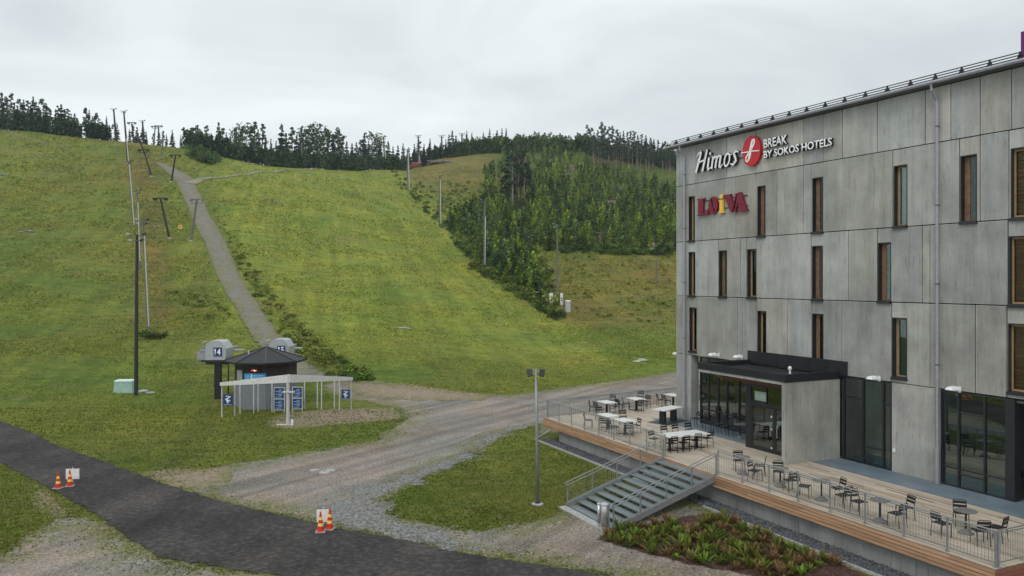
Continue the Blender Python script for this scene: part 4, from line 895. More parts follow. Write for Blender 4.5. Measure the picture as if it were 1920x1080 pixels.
# ------------------------------------------------------------------ traffic cones with boards
def cone(px, py, hh, label, twist=0):
    x, y = gp(px, py); o = thing('traffic_cone', label, 'traffic cone', (x, y, h(x, y)+.04), random.uniform(-.2, .4), 'red and yellow cones on the asphalt road')
    m = M(); m.box(-.19, .19, -.19, .19, 0, .035); m.build('base', simple('cone_base', (.34, .28, .26), .7) if 'cone_base' not in MATS else MATS['cone_base'], o)
    r = lambda z: .145-.12*(z/hh); zs = [.036, .30*hh, .44*hh, .60*hh, .74*hh, hh]
    for i in range(5):
        a, b = zs[i], zs[i+1]; m = M(); m.lathe((0, 0, 0), [(r(a), a), (r(b), b-.002)], 18); m.build('body' if i % 2 == 0 else 'reflector', conered if i % 2 == 0 else coneyel, o, False)
    return o
cone(109, 917, .78, 'left cone of the pair on the left part of the asphalt road'); cone(131, 913, .78, 'cone standing in front of a white board on the left part of the road')
cone(601, 999, .80, 'cone in front of a white board at the gravel edge of the road'); cone(618, 994, .82, 'right cone of the pair at the gravel edge of the road')
for a, b, w, lb in ((130, 911, .62, 'small white board behind the right cone on the left of the road'), (603, 995, .52, 'small white board behind the left cone at the gravel edge')):
    x, y = gp(a, b); y += .28; o = thing('notice_board', lb, 'board', (x+.0, y, h(x, y)+.04), .12); m = M(); m.box(-w/2, w/2, 0, .02, .22, .72); m.build('panel', white, o); m = M(); m.box(-.02, .02, .021, .05, 0, .8); m.build('stand', greyp, o)
# ------------------------------------------------------------------ ticket hut and lift stations
hx, hy = gp(500, 762); hy = 63.5; hx = (499-960)/F*hy
hut = thing('ticket_hut', 'dark brown octagonal lift hut with black tiled pyramid roof', 'hut', (hx, hy, h(hx, hy)), math.radians(-6))
def ngon(r, n=8, ph=math.pi/8, sy=1): return [(r*math.cos(ph+2*math.pi*i/n), sy*r*math.sin(ph+2*math.pi*i/n)) for i in range(n)]
m = M(); A = ngon(2.30); z0, z1 = -.2, 2.0
m.cur = (.19, .205, .22); m.add([(x, y, z0) for x, y in A]+[(x, y, 2.0) for x, y in A], [(i, (i+1) % 8, (i+1) % 8+8, i+8) for i in range(8)]+[tuple(range(8, 16))]); m.build('base_wall', stonem, hut)
m = M(); bw = ngon(2.34)
for i in range(8):
    a, b = Vector((*bw[i], 0)), Vector((*bw[(i+1) % 8], 0)); k = 9
    for j in range(k):
        p, q = a.lerp(b, j/k+.004), a.lerp(b, (j+1)/k-.004); c = random.uniform(.75, 1.2); m.cur = (.052*c, .038*c, .030*c); m.bar((p+Vector((0, 0, 2.85))), (q+Vector((0, 0, 2.85))), .05, 1.68)
m.build('wall', woodm, hut)
m = M(); rb = ngon(3.15)
m.cur = (.03, .031, .035); m.add([(x, y, 3.50) for x, y in rb]+[(x, y, 3.64) for x, y in rb]+[(0, 0, 4.66)], [(i, (i+1) % 8, (i+1) % 8+8, i+8) for i in range(8)]+[(i+8, (i+1) % 8+8, 16) for i in range(8)]+[tuple(reversed(range(8)))]); ro = m.build('roof', roofing, hut)
m = M()
for i in range(8): m.bar((rb[i][0], rb[i][1], 3.66), (0, 0, 4.68), .10, .05)
m.build('ridge', black, ro); m = M(); m.lathe((-.9, -1.2, 4.15), [(.07, 0), (.07, .28), (.02, .3)], 8); m.build('vent', greyp, ro)
def plate(parent, name, x0, x1, z0, z1, y, mat, th=.03): m = M(); m.box(x0, x1, y-th, y, z0, z1); return m.build(name, mat, parent)
yf = -2.34*math.cos(math.pi/8)-.03
w = plate(hut, 'window', -1.45, -1.02, 2.25, 3.0, -2.02, simple('pale_window', (.30, .33, .30), .3)); 
bb = plate(hut, 'info_board', -.80, .93, 2.05, 2.78, yf-.01, brightblue)
for i in range(6):
    plate(bb, 'text_line', -.70 if i % 2 else -.66, -.40, 2.12+i*.10, 2.15+i*.10, yf-.042, cyanw, .004); plate(bb, 'text_line', -.06, .62+.06*(i % 3), 2.12+i*.10, 2.15+i*.10, yf-.042, cyanw, .004)
plate(bb, 'panel', -.30, -.12, 2.08, 2.74, yf-.042, cyanw, .004)
q = plate(hut, 'display', -.28, .45, 2.82, 3.22, yf-.02, black, .08)
m = M(); m.ribbon([(-.18, 3.0), (-.05, 3.05), (.05, 2.98), (.22, 3.02)], .05, yf-.106, yf-.101); m.build('led_text', ledred, q); m = M(); m.prism([(.02, 2.96), (.16, 3.0), (.02, 3.06)], yf-.112, yf-.108); m.build('led_arrow', ledhot, q)
m = M(); m.box(-2.75, -2.68, -.9, -.83, -.1, 3.5); m.build('corner_post', black, hut); m = M(); m.box(2.3, 2.37, -1.5, -1.43, -.1, 3.5); m.build('corner_post', black, hut)
def digits(parent, txt, x0, x1, z0, z1, y, mat):
    o = textmesh('number', txt, x0, x1, z0, z1, mat, parent, bold=.02, vfront=y, dep=.006); return o
def lift_station(px, Yd, zt, num, label, base=True, side=1):
    x = (px-960)/F*Yd; z = h(x, Yd); k = zt-z
    o = thing('lift_drive_station', label, 'ski lift station', (x, Yd, z), 0, 'surface lift drive stations'); o.scale = (.88, .88, 1)
    m = M(); m.box(-.28, .28, -.25, .25, -.2, k-1.75); m.build('column', black, o)
    m = M(); m.box(-1.35, 1.35, -.7, 2.4, k-1.76, k-1.60); m.box(-1.0, 1.0, -.5, 2.0, k-1.98, k-1.761); m.build('platform', charcoal, o)
    m = M(); pr = [(-.95, k-1.55), (.85, k-1.55), (.98, k-1.35), (.98, k-.65), (.60, k-.12), (.35, k), (-.45, k), (-.85, k-.25), (-.95, k-.6)]; m.prism(pr, -.7, 1.3); m.build('housing', simple('silver_hood', (.42, .44, .46), .4, .4, .1) if 'silver_hood' not in MATS else MATS['silver_hood'], o)
    m = M(); m.box(-1.0, 1.02, -.74, 1.34, k-1.59, k-1.551); m.box(-1.9, -1.05, -.2, 1.0, k-1.6, k-1.0); m.tube([(-1.7, 0, k-1.0), (-1.5, .2, k-.2), (-1.2, .3, k-.1)], .06, 6); m.lathe((-1.5, .4, k-.95), [(.4, 0), (.4, .12), (.1, .14), (.1, .5)], 12); m.tube([(-1.9, -.1, k-.8), (-1.9, -.1, k-1.9)], .05, 6); m.build('machinery', zinc, o)
    p = plate(o, 'number_plate', -.16, .62, k-1.28, k-.55, -.72, blue); digits(p, num, -.05, .50, k-1.18, k-.66, -.762, signwhite)
    m = M(); m.bar((-.2, 1.5, k-1.2), (0, 5.5, k-.9), .12, .2); m.lathe((0, 5.2, k-1.25), [(.75, 0), (.75, .08)], 18); m.build('bullwheel', zinc, o); return o
lift_station(409, 66.5, 4.95, '14', 'silver lift drive housing numbered 14 on a black column left of the hut')
lift_station(527, 69.5, 4.85, '15', 'silver lift drive housing numbered 15 showing above the hut roof')
# portal frame with signs in front of the hut
C_ = Vector(((541-960)/F*55, 55, 0)); Lp = Vector(((414-960)/F*58.1, 58.1, 0)); Rp = Vector(((660-960)/F*61.2, 61.2, 0))
pf = thing('entry_portal', 'pale grey shallow gabled lift entry frame on thin posts before the hut', 'portal', (0, 0, 0))
def beam(a, za, b, zb_, ta, tb):
    m = M(); d = (b-a).normalized(); nrm = Vector((-d.y, d.x, 0))*.09; vs = []
    for p, z, t in ((a, za, ta), (b, zb_, tb)):
        for s in (-1, 1): vs += [p+nrm*s+Vector((0, 0, z-t)), p+nrm*s+Vector((0, 0, z))]
    return m.add(vs, [(0,1,5,4),(2,6,7,3),(1,3,7,5),(0,4,6,2),(0,2,3,1),(4,5,7,6)])
zc_, ze = 3.47, 2.55; beamm = simple('pale_beam', (.60, .60, .59), .5)
beam(C_, zc_, Lp, 10-(717-524)/F*58.1, .56, .24).build('beam', beamm, pf); beam(C_+Vector((.02, 0, 0)), zc_, Rp, 10-(707-524)/F*61.2, .56, .24).build('beam', beamm, pf)
def beamz(p):
    a = (p.x*F/p.y+960); return (3.0+( -1.0)*max(0, (541-a)/127)*.65) if a < 541 else (3.0-.65*(a-541)/119)
palep = simple('pale_post', (.50, .50, .49), .55)
for px, py in [(416,782),(440,780),(450,776),(475.6,775),(484,773),(510,772),(571,769),(595,766),(603,768),(627,766),(636.5,769.5),(658.5,768.7)]:
    x, y = gp(px, py); m = M(); z = h(x, y); yl = 709+14*(541-px)/127 if px < 541 else 711-2*(px-541)/119; m.bar((x, y, z-.1), (x, y, CZ-(yl-HZ)/F*y), .075, .075); m.build('post', palep, pf)
for a, b in ((0, 1), (2, 3)): pass
m = M(); m.tube([(C_.x, C_.y-.15, 0), (C_.x, C_.y-.15, 3.0)], .11, 10); m.build('centre_post', palep, pf); m = M(); m.box(C_.x-.75, C_.x+.35, C_.y-.3, C_.y, 0, .07); m.box(C_.x-.35, C_.x+.45, C_.y-.30, C_.y-.05, 2.25, 2.33); m.build('bracket', palep, pf)
o = thing('white_canister', 'small white canister at the foot of the central portal post', 'canister', (C_.x+.32, C_.y-.25, h(C_.x, C_.y)), 0); m = M(); m.lathe((0, 0, 0), [(.09, 0), (.09, .3), (.05, .36), (.05, .5)], 12); m.build('body', white, o); m = M(); m.lathe((0, 0, .501), [(.06, 0), (.06, .06)], 10); m.build('cap', black, o)
def sign_at(name, label, px0, px1, py0, py1, Yd, lines, frame, glyph=False):
    x0, x1 = (px0-960)/F*Yd, (px1-960)/F*Yd; z0, z1 = CZ-(py1-HZ)/F*Yd, CZ-(py0-HZ)/F*Yd
    o = thing(name, label, 'sign', (x0, Yd, z0), 0); w, hh = x1-x0, z1-z0
    m = M(); m.box(0, w, 0, .04, 0, hh); m.build('panel', blue, o)
    if frame:
        m = M(); t = .05
        m.box(-t, 0, -.01, .05, -.5, hh+t); m.box(w, w+t, -.01, .05, -.5, hh+t); m.box(0, w, -.01, .05, hh, hh+t); m.box(0, w, -.01, .05, -t, 0); m.box(0, w, -.012, -.001, hh*.47, hh*.52); m.build('frame', palep, o)
    for i in range(lines):
        zz = hh*(.06+.9*i/lines); 
        if abs(zz/hh-.49) < .05: continue
        m = M(); m.box(w*(.12+.3*(i % 2)), w*(.72+.05*(i % 4)), -.006, -.001, zz, zz+.028); m.build('text_line', cyanw, o)
    if glyph:
        m = M(); k = w/.75; P = lambda *a: [(w*x, hh*y) for x, y in a]
        m.ribbon(P((.25,.80),(.45,.86),(.62,.78)), .05*k, -.010, -.002); m.ribbon(P((.78,.82),(.60,.70),(.42,.62),(.38,.50),(.50,.42),(.66,.46),(.72,.34)), [.05*k,.07*k,.10*k,.09*k,.09*k,.07*k,.05*k], -.012, -.002)
        m.ribbon(P((.22,.60),(.30,.48),(.44,.36),(.60,.24)), .05*k, -.010, -.002); m.ribbon(P((.42,.34),(.40,.22),(.52,.14)), .05*k, -.0105, -.002); m.build('pictogram', signwhite, o)
        m = M(); m.box(w*.08, w*.92, -.008, -.001, hh*.02, hh*.05); m.build('text_line', cyanw, o)
sign_at('lift_sign', 'blue sign with a white skier pictogram at the left end of the entry portal', 418.5, 436.5, 739.5, 759.5, 57.6, 0, False, True)
sign_at('lift_sign', 'blue sign with a white skier pictogram at the right end of the entry portal', 640.5, 656, 730.5, 748.5, 60.6, 0, False, True)
sign_at('info_board', 'tall blue information board left of the central portal post', 514.5, 532.5, 727.5, 768, 60.0, 14, True)
sign_at('info_board', 'tall blue information board right of the central portal post', 549, 566, 726.5, 766, 60.2, 14, True)
x, y = gp(459, 762); o = thing('white_notice', 'torn white notice leaning by the left portal posts', 'notice', (x, y, h(x, y)+.25)); m = M(); m.prism([(-.18, -.1), (.12, -.2), (.18, .6), (.0, .95), (-.14, .5)], 0, .03); m.build('panel', white, o); m = M(); m.prism([(-.15, 0), (.05, -.05), (.08, .3)], -.02, -.002); m.build('print', black, o)
x, y = gp(436, 748); o = thing('wooden_gate', 'low grey wooden frame beside the left of the hut', 'gate', (x, y, h(x, y))); m = M(); m.cur = (.12, .12, .10)
for xx in (-.35, .45): m.bar((xx, 0, 0), (xx, 0, 2.3), .09, .09)
m.build('post', woodm, o); m = M(); m.cur = (.22, .22, .19); m.bar((-.45, -.06, 2.1), (.55, -.06, 2.2), .06, .10); m.bar((-.45, -.06, 1.8), (.55, -.06, 1.85), .06, .08); m.build('rail', woodm, o)
# green cabinet
x, y = gp(233, 744); o = thing('utility_cabinet', 'pale green rounded cabinet with a white lid at the foot of the tall dark pole', 'cabinet', (x, y, h(x, y)), .1)
m = M(); m.add([(-.78,-.45,-.1),(.82,-.45,-.1),(.82,.5,-.1),(-.78,.5,-.1),(-.66,-.38,.95),(.76,-.38,.95),(.76,.42,.95),(-.66,.42,.95)], [(0,3,2,1),(4,5,6,7),(0,1,5,4),(1,2,6,5),(2,3,7,6),(3,0,4,7)]); m.build('body', greenbox, o)
m = M(); m.add([(-.70,-.43,.951),(.80,-.43,.951),(.80,.46,.951),(-.70,.46,.951),(-.60,-.35,1.06),(.70,-.35,1.06),(.70,.40,1.06),(-.60,.40,1.06)], [(0,3,2,1),(4,5,6,7),(0,1,5,4),(1,2,6,5),(2,3,7,6),(3,0,4,7)]); m.build('lid', simple('pale_lid', (.60, .70, .66), .5), o)
# ------------------------------------------------------------------ floodlight masts up the slopes
mastdark = simple('tarred_pole', (.028, .030, .024), .8); mastpale = simple('pale_pole', (.46, .46, .42), .7); mastgrey = simple('weathered_pole', (.13, .13, .11), .8)
def mast(bx, by, tx, ty, label, dark_=False, cond=None, lamps=4, group='floodlight masts beside the slopes', Y=None):
    p = hit(bx, by); 
    if Y: p = Vector(((bx-960)/F*Y, Y, h((bx-960)/F*Y, Y)))
    top = Vector(((tx-960)/F*p.y, p.y, CZ+(HZ-ty)/F*p.y)); d = top-p; o = thing('floodlight_mast', label, 'light mast', p, 0, group); q = d
    w = max(.15, p.y*.0012)
    m = M(); m.tube([(0, 0, -.3), q*.5, q], [w*1.15, w, w*.75], 8); m.build('pole', mastdark if dark_ else mastgrey, o)
    if cond: m = M(); m.tube([q*cond[0]+Vector((w*.9, -w*.9, 0)), q*cond[1]+Vector((w*.9, -w*.9, 0))], w*.5, 6); m.build('conduit', mastpale, o)
    m = M(); s = max(.55, p.y*.0027); m.bar(q+Vector((-s*1.3, 0, -.1)), q+Vector((s*1.3, 0, -.1)), .1*s+.05, .12*s); m.bar(q+Vector((-s*.9, -.1, -.9*s)), q+Vector((s*.9, -.1, -.9*s)), .1*s+.04, .1*s); m.build('crossarm', mastgrey, o)
    for i in range(lamps):
        sx = (-1 if i % 2 else 1)*s*(1.2 if i < 2 else .85); zz = .05 if i < 2 else -.85*s; m = M(); m.cbox(q+Vector((sx, -.15, zz)), (.62*s, .45*s, .22*s), M4=Matrix.Rotation((1 if sx > 0 else -1)*-.35, 3, 'Y')); m.build('floodlight', zinc if i % 2 else charcoal, o)
mast(255, 744, 257, 440, 'tall dark mast with floodlights at the green cabinet', True, None, 4)
mast(278, 618, 268, 412, 'pale striped mast next up the left slope behind the dark mast', cond=(.03, .88)); mast(262, 505, 257, 357, 'third mast up the left slope in line with the lift', cond=(.1, .85)); mast(251, 425, 241, 302, 'fourth mast up the left slope, strongly lined with a pale conduit', cond=(.02, .95))
mast(240, 302, 232, 208, 'highest mast of the left slope reaching far above the crest', True, cond=(.0, .45)); mast(218, 258, 213, 204, 'slim mast on the skyline left of the lift line', True, lamps=2); mast(270, 262, 267, 226, 'small mast on the skyline among spruces right of the lift line', True, lamps=2)
mast(1045, 570, 1045, 420, 'mast standing by the white boxes at the edge of the lower clearing'); mast(908, 503, 909, 375, 'mast half hidden by young trees with a bright pale lower half', cond=(.0, .75)); mast(825, 424, 824, 329, 'mast on the right edge of the mown slope, third from the ridge', cond=(.05, .9))
mast(766, 357, 764, 280, 'mast on the right edge of the mown slope, second from the ridge', cond=(.02, .92)); mast(723, 312, 719, 256, 'leaning mast where the mown slope meets the ridge', cond=(.0, .7)); mast(786, 300, 784, 254, 'mast behind the ridge left of the reddish log pile', cond=(.0, .6), Y=372)
mast(829, 298, 828, 254, 'mast on the ridge above the upper right field', Y=385); mast(867, 290, 866, 250, 'rightmost mast on the ridge above the upper right field', Y=398); mast(567, 318, 565, 268, 'slim mast before the dark wood above the mown slope', lamps=2, Y=292)
# surface lift towers
def tower(bx, by, tx, ty, label, pale=False, Y=None):
    p = hit(bx, by)
    if Y: p = Vector(((bx-960)/F*Y, Y, h((bx-960)/F*Y, Y)))
    q = Vector(((tx-960)/F*p.y, p.y, CZ+(HZ-ty)/F*p.y))-p; o = thing('lift_tower', label, 'lift tower', p, 0, 'leaning towers of the surface lifts')
    w = .24; mt = mastgrey if pale else mastdark
    m = M(); m.tube([(0, 0, -.3), q], [w, w*.8], 8); m.build('pole', mt, o); m = M(); m.lathe((0, 0, -.3), [(.5, 0), (.45, .45)], 10); m.build('footing', concl, o)
    m = M(); m.bar(q+Vector((-1.25, 0, .05)), q+Vector((1.25, 0, .05)), .22, .16); m.bar(q+Vector((-1.1, 0, -.7)), q+Vector((1.1, 0, -.7)), .12, .1); m.build('crossarm', mt, o)
    for s in (-1, 1):
        m = M(); m.bar(q+Vector((s*1.05, -.9, -.15)), q+Vector((s*1.05, .9, .05)), .14, .30)
        for yy in (-.7, -.25, .25, .7): m.cbox(q+Vector((s*1.05, yy, -.25+yy*.1)), (.1, .3, .3))
        m.bar(q+Vector((s*1.05, 0, -.15)), q+Vector((s*1.05, 0, .08)), .1, .1); m.build('sheave_train', zinc if pale else charcoal, o)
tower(318, 447, 301, 372, 'dark leaning lift tower left of the gravel path'); tower(358, 452, 369, 374, 'grey leaning lift tower standing over the gravel path', True); tower(285, 331, 269, 281, 'second dark lift tower up the left lift line')
tower(321, 341, 329, 291, 'black lift tower leaning right where the path narrows'); tower(302, 295, 306, 262, 'pale lift tower just below the crest', True); tower(273, 312, 262, 262, 'dark lift tower leaning left below the crest', Y=228)
tower(251, 262, 247, 230, 'lift tower on the skyline by the tall mast', Y=258); tower(288, 264, 291, 237, 'left one of two lift towers topping the skyline', True, Y=272); tower(297, 264, 297, 236, 'right one of two lift towers topping the skyline', Y=275)
# small things on the hill
p = hit(338, 436); o = thing('yellow_marker', 'round yellow marker sign between the lift towers', 'sign', p); m = M(); m.tube([(0, 0, 0), (0, 0, .6)], .03, 6); m.build('post', black, o)
m = M(); m.prism([(.42*math.cos(i*.5236), 1.0+.42*math.sin(i*.5236)) for i in range(12)], -.03, .03); m.build('disc', yellow, o); m = M(); m.prism([(-.12, .85), (.12, .85), (.05, 1.15), (-.05, 1.15)], -.05, -.031); m.build('print', black, o)
p = hit(1037, 572)
for dx, wd, lb in ((-.35, .55, 'left white cabinet at the foot of the clearing mast'), (1.35, .40, 'right slim white cabinet at the foot of the clearing mast')):
    o = thing('white_cabinet', lb, 'cabinet', p+Vector((dx, -.6, 0))); m = M(); m.box(-wd/2, wd/2, -.3, .3, -.1, 1.75); m.build('body', white, o); m = M(); m.box(-wd/2-.05, wd/2+.05, -.35, .35, 1.751, 1.85); m.build('lid', white, o); m = M(); m.box(-.05, .10, -.32, -.301, .5, 1.2); m.build('door_gap', black, o)
p = hit(1065, 586); o = thing('grey_barrel', 'grey cylinder with a pale lid right of the white cabinets', 'barrel', p); m = M(); m.lathe((0, 0, -.1), [(.42, 0), (.42, 1.75)], 14); m.build('body', greyp, o); m = M(); m.lathe((0, 0, 1.651), [(.46, 0), (.46, .1), (.3, .18)], 14); m.build('lid', white, o)
for a, b, t, lb in ((1125, 463, 436, 'short grey T shaped post at the wood edge above the clearing'), (1231, 538, 489, 'grey T shaped post in the clearing near the hotel corner')):
    p = hit(a, b); hh = (b-t)/F*p.y; o = thing('wooden_post', lb, 'post', p); m = M(); m.tube([(0, 0, -.2), (0, 0, hh)], .16, 8); m.build('pole', mastgrey, o); m = M(); m.bar((-1.0, 0, hh-.1), (1.0, 0, hh-.1), .15, .18); m.build('crossarm', mastgrey, o)
m = M(); ss = np.random.RandomState(5)
for i in range(110):
    px = ss.uniform(735, 840); p = Vector(((px-960)/F*350, 350, 0)); p.z = h(p.x, p.y)+ss.uniform(.1, 1.6)*(1-abs(px-770)/120); k = ss.uniform(.7, 1.3); p.z += .6; m.cur = (.36*k, .14*k, .12*k) if px < 800 else (.22*k, .20*k, .18*k)
    m.tube([p+Vector((-1.6, ss.uniform(-1, 1), 0)), p+Vector((1.6, ss.uniform(-1, 1), ss.uniform(-.3, .3)))], .28, 6)
tag(m.build('log_pile', barkm), 'reddish and grey log pile along the ridge above the mown slope', 'log pile')
rk = M(); ss = np.random.RandomState(9)
def rock(m, p, r, c):
    n = 7; vs = []; 
    for k, (zz, rr) in enumerate(((-.3, 1.0), (.25, .95), (.6, .6))):
        for i in range(n): a = 2*math.pi*i/n; q = rr*r*ss.uniform(.75, 1.2); vs.append((p.x+q*math.cos(a), p.y+q*math.sin(a)*.8, p.z+zz*r))
    vs.append((p.x, p.y, p.z+.75*r)); fs = [(k*n+i, k*n+(i+1) % n, (k+1)*n+(i+1) % n, (k+1)*n+i) for k in range(2) for i in range(n)]+[(2*n+i, 2*n+(i+1) % n, 3*n) for i in range(n)]; m.cur = c; m.add(vs, fs)
for (px, py, nn, sp, r, lb, c) in [(1037, 300, 14, 9, 1.5, 'pale grey rock outcrop high in the young wood', (.30, .29, .27)), (1062, 328, 8, 7, 1.2, 'smaller pale rock outcrop just below the high one', (.27, .27, .24)), (1072, 314, 10, 5, 1.5, 'bare brownish rock patch right of the high outcrop', (.22, .15, .11)),
                              (1140, 395, 26, 13, 1.7, 'pinkish grey boulders among the trees above the clearing', (.28, .22, .20)), (1225, 465, 16, 8, 1.1, 'pale deadwood and stones at the top edge of the clearing', (.26, .22, .17))]:
    m = M()
    for i in range(nn): q = hit(px+ss.normal()*sp*.5, py+ss.normal()*sp*.5); k = ss.uniform(.6, 1.3); rock(m, q, r*ss.uniform(.6, 1.3)*.8, tuple(x*k for x in c))
    tag(m.build('rock_outcrop', stonem), lb, 'rocks')
for i, (px, py, r, lb) in enumerate([(600, 886, .55, 'pale flat stone slab on the gravel road'), (1198, 677, .95, 'pale flat patch of stone in the meadow before the hotel corner'), (760, 615, .7, 'pale flat stone low on the mown slope'), (272, 737, .75, 'pale rubble beside the foot of the dark mast'), (8, 328, 1.3, 'pale bare stone at the left edge of the slope'), (48, 434, 1.2, 'pale bare stones in the grass of the left slope')]):
    q = hit(px, py); m = M(); 
    for k in range(5): m.cur = (.36*random.uniform(.8, 1.1),)*3; a = q+Vector((random.uniform(-r, r), random.uniform(-r*.7, r*.7), 0)); m.lathe((a.x, a.y, h(a.x, a.y)+.0), [(r*.5, 0), (r*.45, .06), (r*.2, .09)], 7)
    tag(m.build('flat_stone', stonem), lb, 'stone')
# ------------------------------------------------------------------ trees
def spruce_arrays(r, hh=1.0, wid=.17, levels=22, per=9, col=(.022, .034, .016), open_=0.0):
    V = []; Fc = []; C = []
    for l in range(levels):
        t = (l+r.uniform(-.3, .3))/levels; z = hh*(.06+.93*t); rad = wid*(1-t)**.85*r.uniform(.75, 1.2)+.008
        for k in range(per if t < .8 else 5):
            if r.uniform() < open_: continue
            a = r.uniform(0, 6.283); ra = rad*r.uniform(.55, 1.15); w = (.020+.03*(1-t))*r.uniform(.7, 1.5); dz = -ra*r.uniform(.15, .55); ca, sa = math.cos(a), math.sin(a)
            o = len(V); V += [(0, 0, z+.012), (ca*ra*.55-sa*w, sa*ra*.55+ca*w, z+dz*.35), (ca*ra, sa*ra, z+dz), (ca*ra*.55+sa*w, sa*ra*.55-ca*w, z+dz*.35-.006)]
            Fc.append((o, o+1, o+2, o+3)); kk = r.uniform(.55, 1.5); C.append([c*kk for c in col])
            o = len(V); V += [(ca*ra*.3, sa*ra*.3, z+.01), (ca*ra*.9-sa*w*.6, sa*ra*.9+ca*w*.6, z+dz*.9-.02), (ca*ra*.6, sa*ra*.6, z-.045), (ca*ra*.25, sa*ra*.25, z-.03)]
            Fc.append((o, o+1, o+2, o+3)); C.append([c*kk*.8 for c in col])
    return np.array(V), np.array(Fc), np.array(C)
def clump_arrays(r, blobs, n, leaf, col, var=.5):
    """leaf-sized faces spread through a set of ellipsoids"""
    V = []; Fc = []; C = []
    for (cx, cy, cz, rx, rz_) in blobs:
        kb = r.uniform(.7, 1.3)
        for i in range(n):
            d = r.normal(size=3); d /= np.linalg.norm(d); q = r.uniform(.35, 1.08)**.6; p = np.array([cx, cy, cz])+d*q*np.array([rx, rx, rz_])
            a = r.normal(size=3); a /= np.linalg.norm(a); b = np.cross(a, r.normal(size=3)); b /= np.linalg.norm(b)+1e-9; s = leaf*r.uniform(.6, 1.4); o = len(V)
            V += [tuple(p-a*s), tuple(p+b*s*.7), tuple(p+a*s), tuple(p-b*s*.7)]; Fc.append((o, o+1, o+2, o+3)); k = kb*r.uniform(1-var, 1+var); C.append([c*k for c in col])
    return np.array(V), np.array(Fc), np.array(C)
def pine_blobs(r, top=True):
    out = []
    for z in np.linspace(.42, .97, 13): w = .11*(1.12-z)**.6*r.uniform(.5, 1.15); a = r.uniform(0, 6.28); out.append((w*.8*math.cos(a), w*.8*math.sin(a), z+r.uniform(-.02, .02), w*.62+.012, .026+.02*r.uniform()))
    return out
def birch_blobs(r): return [(r.uniform(-.12, .12), r.uniform(-.12, .12), z, .13*(1.1-abs(z-.6)), .10) for z in np.linspace(.32, .93, 10)]
protos = {'spruce': [], 'pine': [], 'birch': []}
def mkproto(kind, i):
    r = np.random.RandomState(100+i*7+len(kind)); nm = {'spruce': 'spruce_tree', 'pine': 'pine_tree', 'birch': 'birch_tree'}[kind]
    if kind == 'spruce': A = spruce_arrays(r, 1, r.uniform(.15, .23), 20, 9, col=(.055, .083, .052), open_=r.uniform(.1, .35)); tz, tr = .97, .012; bc = (.06, .05, .04)
    elif kind == 'pine': A = clump_arrays(r, pine_blobs(r), 34, .019, (.060, .088, .056)); tz, tr = .93, .013; bc = (.26, .19, .145)
    else: A = clump_arrays(r, birch_blobs(r), 44, .022, (.078, .115, .052)); tz, tr = .85, .011; bc = (.30, .29, .26)
    o = bpy.data.objects.new(nm, None); COL.objects.link(o); o['category'] = 'tree'
    me = npmesh('crown', *A, leafm); c = bpy.data.objects.new('crown', me); COL.objects.link(c); c.parent = o
    m = M(); m.cur = bc; m.tube([(0, 0, -.05), (.004, 0, tz*.5), (0, 0, tz)], [tr, tr*.8, tr*.3], 6)
    if kind != 'spruce':
        for k in range(6): a = r.uniform(0, 6.28); z = r.uniform(.5, .85); m.tube([(0, 0, z), (.07*math.cos(a), .07*math.sin(a), z+.06)], [tr*.4, tr*.2], 4)
    m.build('trunk', barkm, o); protos[kind].append([o, 0])
for k in protos:
    for i in range(4): mkproto(k, i)
ORD = 'first second third fourth fifth sixth seventh eighth ninth tenth eleventh twelfth thirteenth fourteenth fifteenth sixteenth seventeenth eighteenth nineteenth twentieth twenty-first twenty-second twenty-third twenty-fourth twenty-fifth'.split()
def tree(kind, x, y, hh, label, group, wsc=1.0):
    pr = random.choice(protos[kind]); z = h(x, y); rz = random.uniform(0, 6.28)
    if not pr[1]: pr[1] = 1; o = pr[0]; o.location = (x, y, z); o.rotation_euler = (0, 0, rz)
    else: o = dup(pr[0], (x, y, z), rz)
    o.scale = (hh*wsc, hh*wsc, hh); o['label'] = label; o['group'] = group; return o
KN = {'spruce': 'spruce', 'pine': 'pine', 'birch': 'leafy tree'}
def by_pixel(kind, px, top, Y, place, wsc=1.0, nth=0):
    x = (px-960)/F*Y; z = h(x, Y); hh = CZ+(HZ-top)/F*Y-z
    tree(kind, x, Y, max(hh, 2.5), 'dark '+KN[kind]+', '+ORD[nth]+' from the left '+place, 'trees '+place, wsc)
